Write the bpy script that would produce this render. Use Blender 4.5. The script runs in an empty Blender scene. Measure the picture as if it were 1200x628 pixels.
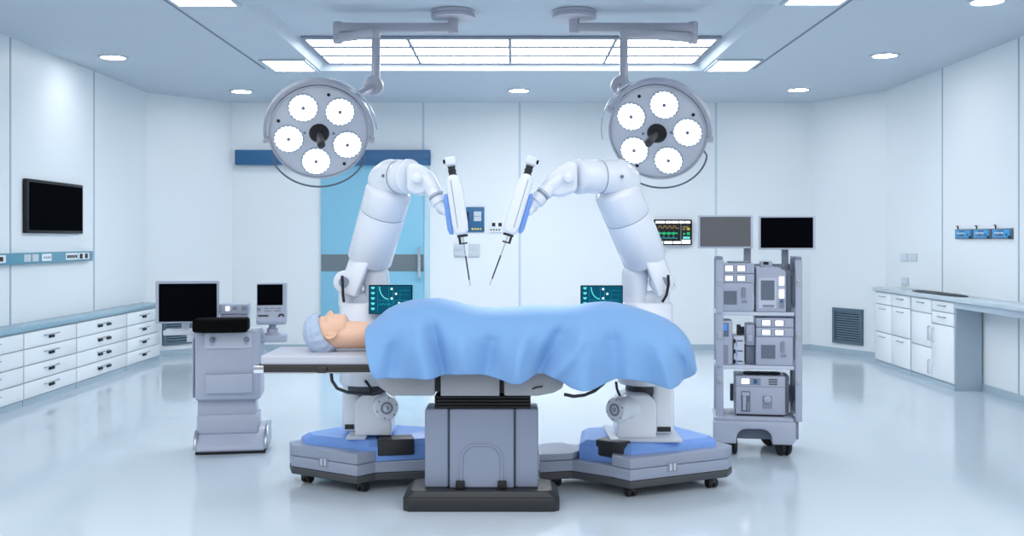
import bpy, bmesh, math, random
from mathutils import Vector, Matrix, noise
random.seed(7)
F, H, CX, CY = 1200.0, 1.5, 600.0, 280.0      # focal length in px, eye height, vanishing point
PI = math.pi
V = Vector
SC = bpy.context.scene
COL = SC.collection

def P(px, py, d):
    return V(((px-CX)*d/F, d, H-(py-CY)*d/F))
def X(px, d): return (px-CX)*d/F
def Z(py, d): return H-(py-CY)*d/F
def fd(py, z=0.0): return F*(H-z)/(py-CY)

# ------------------------------------------------------------------ materials
def lin(h):
    h = h.lstrip('#')
    out = []
    for i in (0, 2, 4):
        c = int(h[i:i+2], 16)/255
        out.append(c/12.92 if c <= .04045 else ((c+.055)/1.055)**2.4)
    return tuple(out)+(1.0,)
MATS = {}
def mat(name, col, rough=.4, metal=0.0, emit=0.0, ecol=None, coat=0.0, spec=.5, bump=0.0, bscale=60, var=.015, sheen=0.0):
    m = bpy.data.materials.new(name); m.use_nodes = True
    nt = m.node_tree; b = nt.nodes['Principled BSDF']
    c = lin(col)
    b.inputs['Base Color'].default_value = tuple(.15*k for k in c[:3])+(1,) if name[:3] in ('scr','ecg') else c
    b.inputs['Roughness'].default_value = rough
    b.inputs['Metallic'].default_value = metal
    b.inputs['Coat Weight'].default_value = coat
    b.inputs['Specular IOR Level'].default_value = spec
    if sheen: b.inputs['Sheen Weight'].default_value = sheen
    tc = nt.nodes.new('ShaderNodeTexCoord')
    n = nt.nodes.new('ShaderNodeTexNoise'); n.inputs['Scale'].default_value = bscale; n.inputs['Detail'].default_value = 3
    nt.links.new(tc.outputs['Object'], n.inputs['Vector'])
    mr = nt.nodes.new('ShaderNodeMapRange')
    mr.inputs['To Min'].default_value = max(0, rough-var); mr.inputs['To Max'].default_value = min(1, rough+var)
    nt.links.new(n.outputs['Fac'], mr.inputs['Value']); nt.links.new(mr.outputs['Result'], b.inputs['Roughness'])
    if bump:
        bp = nt.nodes.new('ShaderNodeBump'); bp.inputs['Strength'].default_value = bump; bp.inputs['Distance'].default_value = .004
        nt.links.new(n.outputs['Fac'], bp.inputs['Height']); nt.links.new(bp.outputs['Normal'], b.inputs['Normal'])
    if emit:
        b.inputs['Emission Color'].default_value = lin(ecol or col)
        b.inputs['Emission Strength'].default_value = emit
    MATS[name] = m
    return m
mat('wall_panel', '#e8eef2', .42, var=.06, bscale=3)
mat('seam', '#a9bccb', .5)
mat('seam_pale', '#c3d2de', .5)
mat('ceiling_paint', '#c4cfd9', .7, bscale=8)
mat('floor_vinyl', '#c3cfda', .11, spec=.5, var=.02, bscale=2)
mat('baseboard', '#a9bdca', .4)
mat('lamp_white', '#ffffff', .5, emit=9.0, ecol='#fbfdff')
mat('square_white', '#ffffff', .5, emit=9.0, ecol='#fbfdff')
mat('down_white', '#ffffff', .5, emit=34.0, ecol='#ffffff')
mat('led_white', '#ffffff', .4, emit=3.0, ecol='#ffffff')
mat('grid_grey', '#b9c6d2', .4)
mat('white_gloss', '#eef2f6', .3)
mat('cab_white', '#eff4f8', .3)
mat('cab_body', '#b4c4d1', .35)
mat('counter_teal', '#8fb0c0', .25, var=0)
mat('counter_grey', '#c2d0da', .22, var=0)
mat('steel', '#b9bfc6', .28, metal=.9)
mat('chrome', '#dfe3e8', .12, metal=1)
mat('black_gloss', '#0a0c10', .3, spec=.0)
mat('black_matte', '#0b0c0e', .55)
mat('black_pad', '#060607', .85, spec=.1)
mat('rubber', '#16181b', .6)
mat('dark_grey', '#3c4048', .5)
mat('grey_screen', '#6d6c6f', .45)
mat('charcoal', '#23262b', .45)
mat('plastic', '#b1b8ca', .36)
mat('plastic_light', '#cdd4e2', .34)
mat('plastic_dark', '#8b93a3', .42)
mat('table_grey', '#8a94aa', .38)
mat('table_under', '#a0a2a8', .45)
mat('pad_grey', '#bcc0cc', .5)
mat('rail_dark', '#3a3635', .35, metal=.3)
mat('lamp_metal', '#bbbbc5', .38, metal=.25)
mat('lamp_face', '#dadbe2', .4, metal=.2)
mat('robot_white', '#ebf0f9', .25, coat=.3)
mat('robot_grey', '#98a1b5', .35)
mat('robot_skirt', '#45474c', .5)
mat('robot_blue', '#7da8ee', .35)
mat('blue_plastic', '#75a0e8', .3)
mat('drape', '#78a3d3', .75, bump=.25, bscale=220, spec=.2, sheen=.15)
mat('skin', '#e6bba0', .5, bump=.05, bscale=300)
mat('cap', '#b3c3da', .9, bump=.9, bscale=90, spec=.1)
mat('door_blue', '#86c4de', .4)
mat('door_frame', '#b6d8e6', .4)
mat('door_band', '#6e7a82', .45)
mat('header_blue', '#2b628f', .45)
mat('rail_teal', '#5d98ad', .4)
mat('outlet_grey', '#c8d2d9', .45)
mat('panel_blue', '#256491', .45)
mat('yellow', '#e6cf74', .4)
mat('vent_grey', '#5f7383', .45, metal=.3)
mat('vent_slat', '#6f8699', .4, metal=.3)
mat('vent_dark', '#1f2b36', .7)
mat('cyan_unit', '#2f9fdc', .35)
mat('slate', '#5f7286', .45)
mat('slate_dark', '#6a7484', .5)
mat('disp_white', '#ffffff', .4, emit=1.1)
mat('disp_blue', '#4e86c8', .4, emit=.35)
mat('scr_teal', '#07506a', .4, emit=.75, spec=.1)
mat('scr_mid', '#1590a0', .4, emit=.8, spec=.1)
mat('scr_cyan', '#5fe0e0', .3, emit=.8)
mat('scr_pale', '#dffbff', .3, emit=.9)
mat('ecg_back', '#1d2426', .3, emit=.2)
mat('ecg_green', '#1fb67a', .3, emit=.8)
mat('ecg_teal', '#1f8f96', .3, emit=.7)
mat('ecg_amber', '#8d7a45', .3, emit=.8)
mat('ecg_yellow', '#b8b23a', .3, emit=.8)

# ------------------------------------------------------------------ mesh builder
class MB:
    def __init__(self): self.bm = bmesh.new()
    def face(self, vs):
        try: return self.bm.faces.new(vs)
        except ValueError: return None
    def hexa(self, p):
        v = [self.bm.verts.new(q) for q in p]
        for f in ((3,2,1,0),(4,5,6,7),(0,1,5,4),(1,2,6,5),(2,3,7,6),(3,0,4,7)): self.face([v[i] for i in f])
        return self
    def box(self, c, s, rot=None):
        c = V(c); hx, hy, hz = s[0]/2, s[1]/2, s[2]/2
        pts = [V((x,y,z)) for z in (-hz,hz) for x,y in ((-hx,-hy),(hx,-hy),(hx,hy),(-hx,hy))]
        if rot is not None: pts = [rot @ q for q in pts]
        return self.hexa([c+q for q in pts])
    def bx(self, x0, x1, y0, y1, z0, z1):
        return self.box(((x0+x1)/2,(y0+y1)/2,(z0+z1)/2), (abs(x1-x0),abs(y1-y0),abs(z1-z0)))
    def fb(self, x0, y0, x1, y1, d, t):
        """box whose front face at depth d fills a rectangle seen from the camera's place; t = its thickness"""
        return self.bx(X(x0,d), X(x1,d), d, d+t, Z(y1,d), Z(y0,d))
    def ring(self, c, u, v, r, n, ph=0):
        return [self.bm.verts.new(c+u*(r*math.cos(ph+2*PI*i/n))+v*(r*math.sin(ph+2*PI*i/n))) for i in range(n)]
    def skin(self, rings, cap=True, closed=True):
        for a, b in zip(rings, rings[1:]):
            n = len(a)
            for i in range(n if closed else n-1):
                self.face([a[i], a[(i+1)%n], b[(i+1)%n], b[i]])
        if cap:
            self.face(list(reversed(rings[0]))); self.face(rings[-1])
        return self
    def basis(self, ax):
        ax = V(ax).normalized()
        t = V((0,0,1)) if abs(ax.z) < .9 else V((0,1,0))
        u = t.cross(ax).normalized(); v = ax.cross(u)
        return ax, u, v
    def lathe(self, o, ax, prof, n=32, cap=True):
        """prof: list of (radius, height along ax)"""
        ax, u, v = self.basis(ax); o = V(o)
        return self.skin([self.ring(o+ax*h, u, v, max(r,1e-4), n) for r, h in prof], cap)
    def cyl(self, p0, p1, r0, r1=None, n=24):
        p0, p1 = V(p0), V(p1); L = (p1-p0).length
        return self.lathe(p0, p1-p0, [(r0,0),(r0 if r1 is None else r1, L)], n)
    def tube(self, pts, r, n=8):
        pts = [V(p) for p in pts]; rings = []; u = None
        for i, p in enumerate(pts):
            t = (pts[min(i+1,len(pts)-1)]-pts[max(i-1,0)]).normalized()
            if u is None: _, u, _ = self.basis(t)
            u = (u-t*u.dot(t)).normalized(); w = t.cross(u)
            rr = r[i] if isinstance(r,(list,tuple)) else r
            rings.append(self.ring(p, u, w, rr, n))
        return self.skin(rings)
    def prism(self, poly, o, u, v, w, t0, t1, inset=0.0):
        """poly in (u,v); extruded along w from t0 to t1 (top shrunk by inset towards its centre)"""
        o, u, v, w = V(o), V(u), V(v), V(w)
        cx = sum(p[0] for p in poly)/len(poly); cy = sum(p[1] for p in poly)/len(poly)
        def k(p):
            L = math.hypot(p[0]-cx, p[1]-cy); s = (L-inset)/L if L > 1e-6 else 1
            return (cx+(p[0]-cx)*s, cy+(p[1]-cy)*s)
        a = [self.bm.verts.new(o+u*p[0]+v*p[1]+w*t0) for p in poly]
        b = [self.bm.verts.new(o+u*q[0]+v*q[1]+w*t1) for q in map(k, poly)]
        return self.skin([a, b])
    def plan(self, poly, z0, z1, inset=0.0):
        return self.prism(poly, (0,0,0), (1,0,0), (0,1,0), (0,0,1), z0, z1, inset)
    def ell(self, c, r, rot=None, nu=24, nv=14):
        c = V(c); rings = []
        for j in range(1, nv):
            th = PI*j/nv; row = []
            for i in range(nu):
                ph = 2*PI*i/nu
                q = V((r[0]*math.sin(th)*math.cos(ph), r[1]*math.sin(th)*math.sin(ph), -r[2]*math.cos(th)))
                row.append(self.bm.verts.new(c+(rot @ q if rot is not None else q)))
            rings.append(row)
        for s, row in ((-1, rings[0]), (1, rings[-1])):
            q = V((0,0,s*r[2])); pv = self.bm.verts.new(c+(rot @ q if rot is not None else q))
            for i in range(nu):
                self.face([pv, row[i], row[(i+1)%nu]])
        return self.skin(rings, cap=False)
    def capsule(self, p0, p1, r0, r1, n=24, k=6):
        p0, p1 = V(p0), V(p1); L = (p1-p0).length; prof = []
        for i in range(k): a = PI/2*(i/k); prof.append((r0*math.sin(a), -r0*math.cos(a)))
        prof.append((r0,0)); prof.append((r1,L))
        for i in range(1,k+1): a = PI/2*(i/k); prof.append((r1*math.cos(a), L+r1*math.sin(a)))
        return self.lathe(p0, p1-p0, prof, n)

ROOT = {}
def thing(name, label, cat, loc, group=None):
    o = bpy.data.objects.new(name, None); COL.objects.link(o); o.location = V(loc); o.empty_display_size = .1
    o['label'] = label; o['category'] = cat
    if group: o['group'] = group
    ROOT[o] = V(loc)
    return o
def tag(o, label, cat, group=None):
    o['label'] = label; o['category'] = cat
    if group: o['group'] = group
    return o
def build(name, mb, m, parent=None, bevel=0.0, seg=2, smooth=50, loc=None, label=None):
    bm = mb.bm if isinstance(mb, MB) else mb
    bmesh.ops.recalc_face_normals(bm, faces=bm.faces[:])
    if bevel:
        es = [e for e in bm.edges if len(e.link_faces) == 2 and e.calc_face_angle(0) > math.radians(38)]
        bmesh.ops.bevel(bm, geom=es, offset=bevel, segments=seg, profile=.5, affect='EDGES', clamp_overlap=True)
    base = ROOT[parent] if parent is not None else None
    if base is None:
        if loc is not None: base = V(loc)
        else:
            xs = [v.co for v in bm.verts]
            base = V(((min(c.x for c in xs)+max(c.x for c in xs))/2, (min(c.y for c in xs)+max(c.y for c in xs))/2, min(c.z for c in xs)))
    bmesh.ops.translate(bm, vec=-base, verts=bm.verts[:])
    me = bpy.data.meshes.new(name); bm.to_mesh(me); bm.free()
    for p in me.polygons: p.use_smooth = True
    me.set_sharp_from_angle(angle=math.radians(smooth))
    me.materials.append(MATS[m] if isinstance(m, str) else m)
    o = bpy.data.objects.new(name, me); COL.objects.link(o)
    if parent is None: o.location = base
    else: o.parent = parent
    ROOT[o] = base
    if label: o['label'] = label
    return o
def struct(name, mb, m, label, cat, bevel=0.0, parent=None):
    o = build(name, mb, m, parent, bevel)
    if parent is None:
        o['kind'] = 'structure'; o['label'] = label; o['category'] = cat
    return o
def dup(root, offset, label, group=None):
    r = root.copy(); COL.objects.link(r); r.location = root.location+V(offset); r['label'] = label
    if group: r['group'] = group
    for ch in root.children:
        c = ch.copy(); COL.objects.link(c); c.parent = r
        for g in ch.children:
            d = g.copy(); COL.objects.link(d); d.parent = c
    return r

# ------------------------------------------------------------------ room
XL, XR, YB, YF = -4.6, 4.65, 13.85, 3.0
CZ = H+1.846
LC, RC = (-3.79, 12.9), (4.04, 12.75)           # chamfer starts: back end x, side end y
TZ = CZ+.09
TX0, TX1, TY0, TY1 = -2.1, 2.08, 8.06, 11.24
def wallseg(a, b, t=.12):
    a, b = V((a[0],a[1],0)), V((b[0],b[1],0)); w = (b-a).normalized(); nrm = V((-w.y, w.x, 0))   # left of a->b is outside
    return MB().prism([(0,0),((b-a).length,0),((b-a).length,CZ),(0,CZ)], a, w, (0,0,1), nrm, 0, t)
ptsw = dict(lf=(XL,YF), lb=(XL,LC[1]), bl=(LC[0],YB), br=(RC[0],YB), rb=(XR,RC[1]), rf=(XR,YF))
WL = [('wall_left','lf','lb','plain pale blue panelled wall on the left side'),
      ('wall_back_left','lb','bl','narrow angled pale wall in the back left corner'),
      ('wall_back','bl','br','pale blue panelled back wall behind the robots'),
      ('wall_back_right','br','rb','narrow angled pale wall holding the dark vent'),
      ('wall_right','rb','rf','pale panelled wall above the right counter')]
for nm, a, b, lb in WL:
    struct(nm, wallseg(ptsw[a], ptsw[b]), 'wall_panel', lb, 'wall')
    A, B = V((*ptsw[a],0)), V((*ptsw[b],0)); w = (B-A).normalized(); nin = V((w.y,-w.x,0))
    m = MB().prism([(.0,0),((B-A).length,0),((B-A).length,.075),(.0,.075)], A, w, (0,0,1), nin, 0, .012)
    struct('baseboard_'+nm[5:], m, 'baseboard', 'low grey blue baseboard along the '+{'left':'left wall','back_left':'back left angled wall','back':'back wall','back_right':'back right angled wall','right':'right wall'}[nm[5:]], 'baseboard')
outline = [ptsw[k] for k in ('lf','rf','rb','br','bl','lb')]
struct('floor', MB().plan([(XL,-1.6),(XR,-1.6),(XR,RC[1]),(RC[0],YB),(LC[0],YB),(XL,LC[1])], -.1, 0), 'floor_vinyl', 'glossy pale blue grey vinyl floor', 'floor')
# ceiling with a raised tray
m = MB(); bm = m.bm
o = [bm.verts.new((x,y,CZ)) for x,y in ((XL,5.2),(XR,5.2),(XR,RC[1]),(RC[0],YB),(LC[0],YB),(XL,LC[1]))]
t0 = [bm.verts.new((x,y,CZ)) for x,y in ((TX0,TY0),(TX1,TY0),(TX1,TY1),(TX0,TY1))]
t1 = [bm.verts.new((x,y,TZ)) for x,y in ((TX0+.06,TY0+.1),(TX1-.06,TY0+.1),(TX1-.06,TY1-.02),(TX0+.06,TY1-.02))]
for f in ([o[0],o[1],t0[1],t0[0]],[o[1],o[2],t0[2],t0[1]],[o[2],o[3],t0[2]],[o[3],o[4],t0[3],t0[2]],[o[4],o[5],t0[3]],[o[5],o[0],t0[0],t0[3]]): bm.faces.new(f)
for i in range(4): bm.faces.new([t0[i],t0[(i+1)%4],t1[(i+1)%4],t1[i]])
bm.faces.new(t1)
ce = struct('ceiling', m, 'ceiling_paint', 'smooth blue grey ceiling with a raised rectangular tray', 'ceiling')
so = ce.modifiers.new('thick','SOLIDIFY'); so.thickness = .1; so.offset = 1
for p in ce.data.polygons: p.use_smooth = False
if sum(p.normal.z*p.area for p in ce.data.polygons) < 0: so.offset = -1
# wall and ceiling seams
def seamx(n, x, side, lb, y):
    w = .012
    struct('trim_%d'%n, MB().bx(x, x+.004*side, y-w, y+w, .075, CZ), 'seam', lb, 'trim')
seamx(1, XL, 1, 'thin seam in the left wall at the picture edge', F*4.6/588)
seamx(2, XL, 1, 'thin seam in the left wall beyond the wall screen', F*4.6/490)
seamx(3, XR, -1, 'thin seam in the right wall beside the cyan units', F*4.65/504.5)
seamx(4, XR, -1, 'thin seam in the right wall at the picture edge', F*4.65/594)
for n, px, z0, lb in ((5,496,.0,'thin seam in the back wall beside the blue door'),(6,609,0,'thin seam in the middle of the back wall'),(7,839,0,'thin seam in the back wall behind the equipment trolley')):
    x = X(px,YB); zt = CZ; zb = 1.5+87*YB/F+.02 if n == 5 else .075
    struct('trim_%d'%n, MB().bx(x-.014, x+.014, YB-.004, YB, zb, zt), 'seam_pale', lb, 'trim')
for n, x, lb in ((8,-2.68,'dark seam along the ceiling left of the tray'),(9,2.62,'dark seam along the ceiling right of the tray')):
    struct('trim_%d'%n, MB().bx(x-.012, x+.012, 5.2, 11.1, CZ-.003, CZ), 'slate', lb, 'trim')

# ------------------------------------------------------------------ ceiling lights
L = thing('ceiling_light_panel', 'large bright ceiling light panel of twelve tiles in the raised tray', 'ceiling light', (-.02,10.5,TZ-.02))
lx0, lx1, ly0, ly1 = -2.0, 1.98, 9.8, 11.2
m = MB()
cx = [lx0, -1.0, -.02, 1.0, lx1]; cy = [ly0, ly0+.42, ly0+.92, ly1]
for x in cx: m.bx(x-.016, x+.016, ly0-.016, ly1, TZ-.024, TZ-.001)
for y in cy: m.bx(lx0-.016, lx1+.016, y-.055, y+.055, TZ-.023, TZ-.002)
build('frame', m, 'plastic_dark', L)
for i in range(4):
    for j in range(3):
        build('diffuser', MB().bx(cx[i]+.016, cx[i+1]-.016, cy[j]+.055, cy[j+1]-.055, TZ-.02, TZ-.004), 'lamp_white', L)
def square(x0,x1,y0,y1,lb):
    t = thing('square_ceiling_light', lb, 'ceiling light', ((x0+x1)/2,(y0+y1)/2,CZ-.02), 'square ceiling lights beside the tray')
    m = MB(); w=.03
    m.bx(x0,x1,y0,y0+w,CZ-.02,CZ); m.bx(x0,x1,y1-w,y1,CZ-.02,CZ); m.bx(x0,x0+w,y0+w,y1-w,CZ-.02,CZ); m.bx(x1-w,x1,y0+w,y1-w,CZ-.02,CZ)
    build('frame', m, 'grid_grey', t)
    build('diffuser', MB().bx(x0+w,x1-w,y0+w,y1-w,CZ-.014,CZ-.002), 'square_white', t)
square(-2.6,-2.12,10.5,11.2,'square ceiling light above the left surgical lamp, beside the tray')
square(2.1,2.58,10.5,11.2,'square ceiling light above the right surgical lamp, beside the tray')
square(-2.64,-2.13,7.3,8.07,'square ceiling light cut by the top edge, left of the tray')
square(2.1,2.58,7.3,8.03,'square ceiling light cut by the top edge, right of the tray')
dl = thing('downlight','x','ceiling light',(0,0,CZ-.01),'round ceiling downlights')
build('trim_ring', MB().lathe((0,0,CZ-.008),(0,0,1),[(.118,0),(.15,0),(.15,.008),(.118,.008),(.118,0)],32,cap=False), 'grid_grey', dl)
build('diffuser', MB().cyl((0,0,CZ-.006),(0,0,CZ-.001),.118,n=32), 'down_white', dl)
dls = [(-4.05,10.4,'round downlight over the left wall screen'),(-3.38,12.8,'round downlight over the back left corner'),(.085,12.73,'round downlight over the middle of the back wall'),
       (3.54,12.66,'round downlight over the back right corner'),(3.75,10.3,'round downlight over the right cabinets'),(3.69,7.95,'round downlight cut by the top right edge of the picture')]
for i,(x,y,lb) in enumerate(dls):
    if i == 0: dl.location = (x,y,dl.location.z); dl['label'] = lb
    else: dup(dl,(x-dls[0][0],y-dls[0][1],0),lb)

# ------------------------------------------------------------------ sliding door
d = YB-.05
D = struct('door_1', MB().fb(376,193,497,410,d,.045), 'door_blue', 'sky blue sliding door under a dark blue rail', 'door', .004)
build('band', MB().fb(376.5,298,496.5,318,d-.004,.004), 'door_band', D, label='dark grey band across the door')
fr = MB().fb(497.2,193,503,410,d-.01,.06)
build('door_edge', fr, 'door_frame', D)
build('header_rail', MB().fb(275,175.5,504,193,d-.06,.1), 'header_blue', D, .006, label='dark blue sliding rail box')
m = MB(); hx = X(491.5,d)
m.tube([(hx,d-.004,Z(290,d)),(hx,d-.07,Z(290,d)),(hx,d-.07,Z(325,d)),(hx,d-.004,Z(325,d))],.022,10)
build('handle', m, 'chrome', D, label='vertical chrome pull handle')

# ------------------------------------------------------------------ back wall fittings
d = YB-.03
T = thing('wall_control_panel','dark blue control panel on the back wall with yellow buttons','control panel',P(556,272,d))
build('panel', MB().fb(546,242.5,567.5,271.8,d,.03), 'panel_blue', T, .004)
build('socket', MB().fb(547,248,549.5,268,d-.006,.006), 'black_matte', T)
build('display', MB().fb(555.3,247.8,564,259,d-.005,.005), 'outlet_grey', T)
build('display_line', MB().fb(555.3,253.2,564,253.8,d-.008,.004), 'plastic_dark', T)
for i in range(4):
    c = P(553.6+i*3.2,268.3,d); build('button', MB().cyl(c,c+V((0,-.012,0)),.014,n=14), 'yellow', T)
T = thing('wall_socket_panel','small white socket panel with two black sockets on the back wall','socket',P(580,272,d))
build('plate', MB().fb(573.5,260,588.5,272,d,.03), 'white_gloss', T, .003)
for x in (576.5,584): build('socket', MB().fb(x,261,x+4,265.3,d-.006,.006), 'black_matte', T)
for i in range(4):
    c = P(575.5+i*3.2,269.2,d); build('button', MB().cyl(c,c+V((0,-.008,0)),.011,n=12), 'black_matte', T)
for x0,lb in ((532,'pale wall switch plate below the blue control panel, nearer the door'),(549,'pale wall switch plate below the blue control panel, further from the door')):
    T = thing('switch_plate',lb,'switch',P(x0+6.5,301,d),'switch plates on the back wall')
    build('plate', MB().fb(x0,285.8,x0+13,301.3,d+.012,.018), 'outlet_grey', T, .003)
    for y in (287,294.5): build('rocker', MB().fb(x0+1,y,x0+12,y+5.6,d+.004,.009), 'outlet_grey', T, .003)
# ecg monitor on the wall
d = YB-.08
T = thing('patient_monitor','black wall monitor showing green and amber heart traces','monitor',P(789,287,d))
build('casing', MB().fb(766.5,257.2,811,287,d,.08), 'black_gloss', T, .012)
S = build('screen', MB().fb(768.5,259,809.5,285.5,d-.004,.004), 'ecg_back', T)
def flat(name, rects, m, par, dd, t=.003):
    b = MB()
    for r in rects: b.fb(*r, dd, t)
    return build(name, b, m, par)
flat('menu_keys', [(768.5,259,779,261.6),(780,259,786.5,261.6),(787.5,259,795,261.6),(796,259,802,261.6),(803,259,809,261.6),(770,282.8,777,285.4),(778.5,282.8,788,285.4),(789,282.8,798,285.4),(799,281,809,285.5)], 'disp_white', S, d-.007)
def wave(name, pts, m, par, dd, r):
    b = MB(); b.tube([P(x,y,dd) for x,y in pts], r, 6); return build(name, b, m, par)
tr=[]; tg=[]; tt=[]
for k in range(4):
    x=771.5+k*5.6
    tr += [(x,267.4),(x+1.2,264.8),(x+2.8,264.8),(x+3.8,267.2)]
    tg += [(x,273.5),(x+.7,271.8),(x+1.2,275.5),(x+2.0,273.2)]
    tt += [(x,279),(x+.8,276.4),(x+1.6,279),(x+3,279.2)]
wave('amber_trace', tr+[(796,267.5)], 'ecg_amber', S, d-.008, .006)
wave('green_trace', tg+[(794,273.4)], 'ecg_green', S, d-.008, .01)
wave('teal_trace', tt+[(794,279.2)], 'ecg_teal', S, d-.008, .007)
flat('divider', [(797.6,262,798.3,282.3)], 'plastic_dark', S, d-.007)
flat('amber_readout', [(800,265.2,807,266.5),(800,267.6,803,269.5)], 'ecg_amber', S, d-.007)
flat('yellow_readout', [(805,267,808.5,269.6)], 'ecg_yellow', S, d-.007)
flat('green_readout', [(800.5,273,803,275),(805,272,808.5,275.2)], 'ecg_green', S, d-.007)
flat('cyan_readout', [(800.5,277.2,808.5,279.8)], 'scr_cyan', S, d-.007)

# vents in the angled corners
def vent(a, b, pxl, pxr, z0, z1, lb):
    A, B = V((*a,0)), V((*b,0)); w = (B-A).normalized(); nin = V((w.y,-w.x,0))
    def hit(px):
        k = (px-CX)/F                       # x = k*y along the wall line
        return (k*A.y-A.x)/(w.x-k*w.y)
    s0, s1 = sorted((hit(pxl), hit(pxr)))
    T = thing('wall_vent', lb, 'vent', A+w*((s0+s1)/2)+V((0,0,z0)), 'louvred vents in the angled walls')
    def pr(poly, t0, t1, mb): return mb.prism(poly, A, w, (0,0,1), nin, t0, t1)
    R = lambda x0,x1,y0,y1: [(x0,y0),(x1,y0),(x1,y1),(x0,y1)]
    fwd = .045; m = MB()
    pr(R(s0,s1,z0,z0+fwd),0,.03,m); pr(R(s0,s1,z1-fwd,z1),0,.03,m); pr(R(s0,s0+fwd,z0+fwd,z1-fwd),0,.03,m); pr(R(s1-fwd,s1,z0+fwd,z1-fwd),0,.03,m)
    build('frame', m, 'vent_grey', T)
    build('backing', pr(R(s0+fwd,s1-fwd,z0+fwd,z1-fwd),.001,.006,MB()), 'vent_dark', T)
    n = 12; m = MB()
    for i in range(n):
        z = z0+fwd+(z1-z0-2*fwd)*(i+.5)/n
        p0 = A+w*(s0+fwd)+nin*.007+V((0,0,z+.008)); p1 = A+w*(s1-fwd)+nin*.007+V((0,0,z+.008))
        q = V((0,0,-.012))+nin*.014; e = V((0,0,.005))
        m.hexa([p0,p1,p1+q,p0+q,p0+e,p1+e,p1+q+e,p0+q+e])
    build('slats', m, 'vent_slat', T)
vent(ptsw['br'],ptsw['rb'],977,1012,.14,.60,'dark louvred vent low in the angled wall by the right cabinets')
vent(ptsw['lb'],ptsw['bl'],190,224,.14,.60,'dark louvred vent low in the angled wall behind the console monitor')

# ------------------------------------------------------------------ left wall fittings
def lw(x0, x1, d0, d1, z0, z1): return MB().bx(x0,x1,d0,d1,z0,z1)
T = thing('wall_screen','black wall screen with dark frame above the left drawers','screen',(XL,10.2,1.56))
build('casing', lw(XL,XL+.045,9.62,10.88,1.555,2.07), 'black_matte', T, .008)
build('screen', lw(XL+.045,XL+.049,9.66,10.85,1.585,2.04), 'black_gloss', T)
T = thing('wall_service_rail','teal equipment rail with white sockets on the left wall','rail',(XL,9.9,1.27))
build('trunking', lw(XL,XL+.06,8.2,11.1,1.265,1.37), 'rail_teal', T, .006)
def sock(d0,d1,m='white_gloss'): return build('socket_plate', lw(XL+.06,XL+.066,d0,d1,1.285,1.355), m, T, .002)
dd = lambda px: F*-4.53/(px-600)
s = sock(8.95,dd(7.5)); build('socket_hole', lw(XL+.066,XL+.069,8.97,dd(4),1.3,1.34),'black_matte',s)
sock(dd(29),dd(37),'outlet_grey'); sock(dd(38.5),dd(46),'outlet_grey')
s = sock(dd(50),dd(61)); 
for k in range(4): build('socket_hole', lw(XL+.066,XL+.069,dd(52+k*2.2),dd(53+k*2.2),1.31,1.33),'plastic_dark',s)
s = sock(dd(78),dd(91.5))
for k in range(5): build('socket_hole', lw(XL+.066,XL+.069,dd(79.2+k*2.4),dd(80.8+k*2.4),1.305,1.335),'black_matte',s)
s = sock(dd(92.5),dd(105))
for k in range(2): build('socket_hole', lw(XL+.066,XL+.069,dd(94+k*6),dd(97+k*6),1.295,1.345),'black_matte',s)

# left drawer units
XC = -4.36
def ld(px): return F*-XC/(600-px)
edges = [8.02, ld(28), ld(90), ld(149), ld(188)]
labs = ['white four drawer unit cut by the left picture edge','white four drawer unit under the wall screen, wide drawers',
        'white four drawer unit with paired black pulls','white four drawer unit at the far end beside the console monitor']
for i in range(4):
    a, b = edges[i]+.006, edges[i+1]-.006
    T = thing('drawer_unit', labs[i], 'cabinet', (-4.48,(a+b)/2,0), 'white drawer units along the left wall')
    build('body', lw(XL+.01,XC-.02,a,b,.0,.665), 'cab_body', T)
    build('plinth', lw(XC-.02,XC-.012,a,b,.0,.055), 'baseboard', T)
    zs = [.06,.21,.36,.51,.66]
    for k in range(4):
        dr = build('drawer', lw(XC-.02,XC,a+.004,b-.004,zs[k]+.004,zs[k+1]-.006), 'cab_white', T, .003)
        mid = (a+b)/2; zc = zs[k]+.095
        m = MB().tube([(XC,mid-.16,zc),(XC+.02,mid-.16,zc),(XC+.02,mid+.12,zc),(XC,mid+.12,zc)],.006,8)
        build('handle', m, 'steel', dr)
        for yy in ((mid-.02,) if i != 2 else (mid-.1,mid+.13)):
            build('pull', MB().bx(XC,XC+.018,yy-.045,yy+.045,zc-.035,zc-.01), 'rubber', dr, label='black pull')
T = tag(build('worktop', lw(XL+.01,XC+.015,8.0,edges[4]+.01,.67,.715), 'counter_teal', None, .006), 'long teal grey worktop over the left drawer units', 'worktop')

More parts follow.
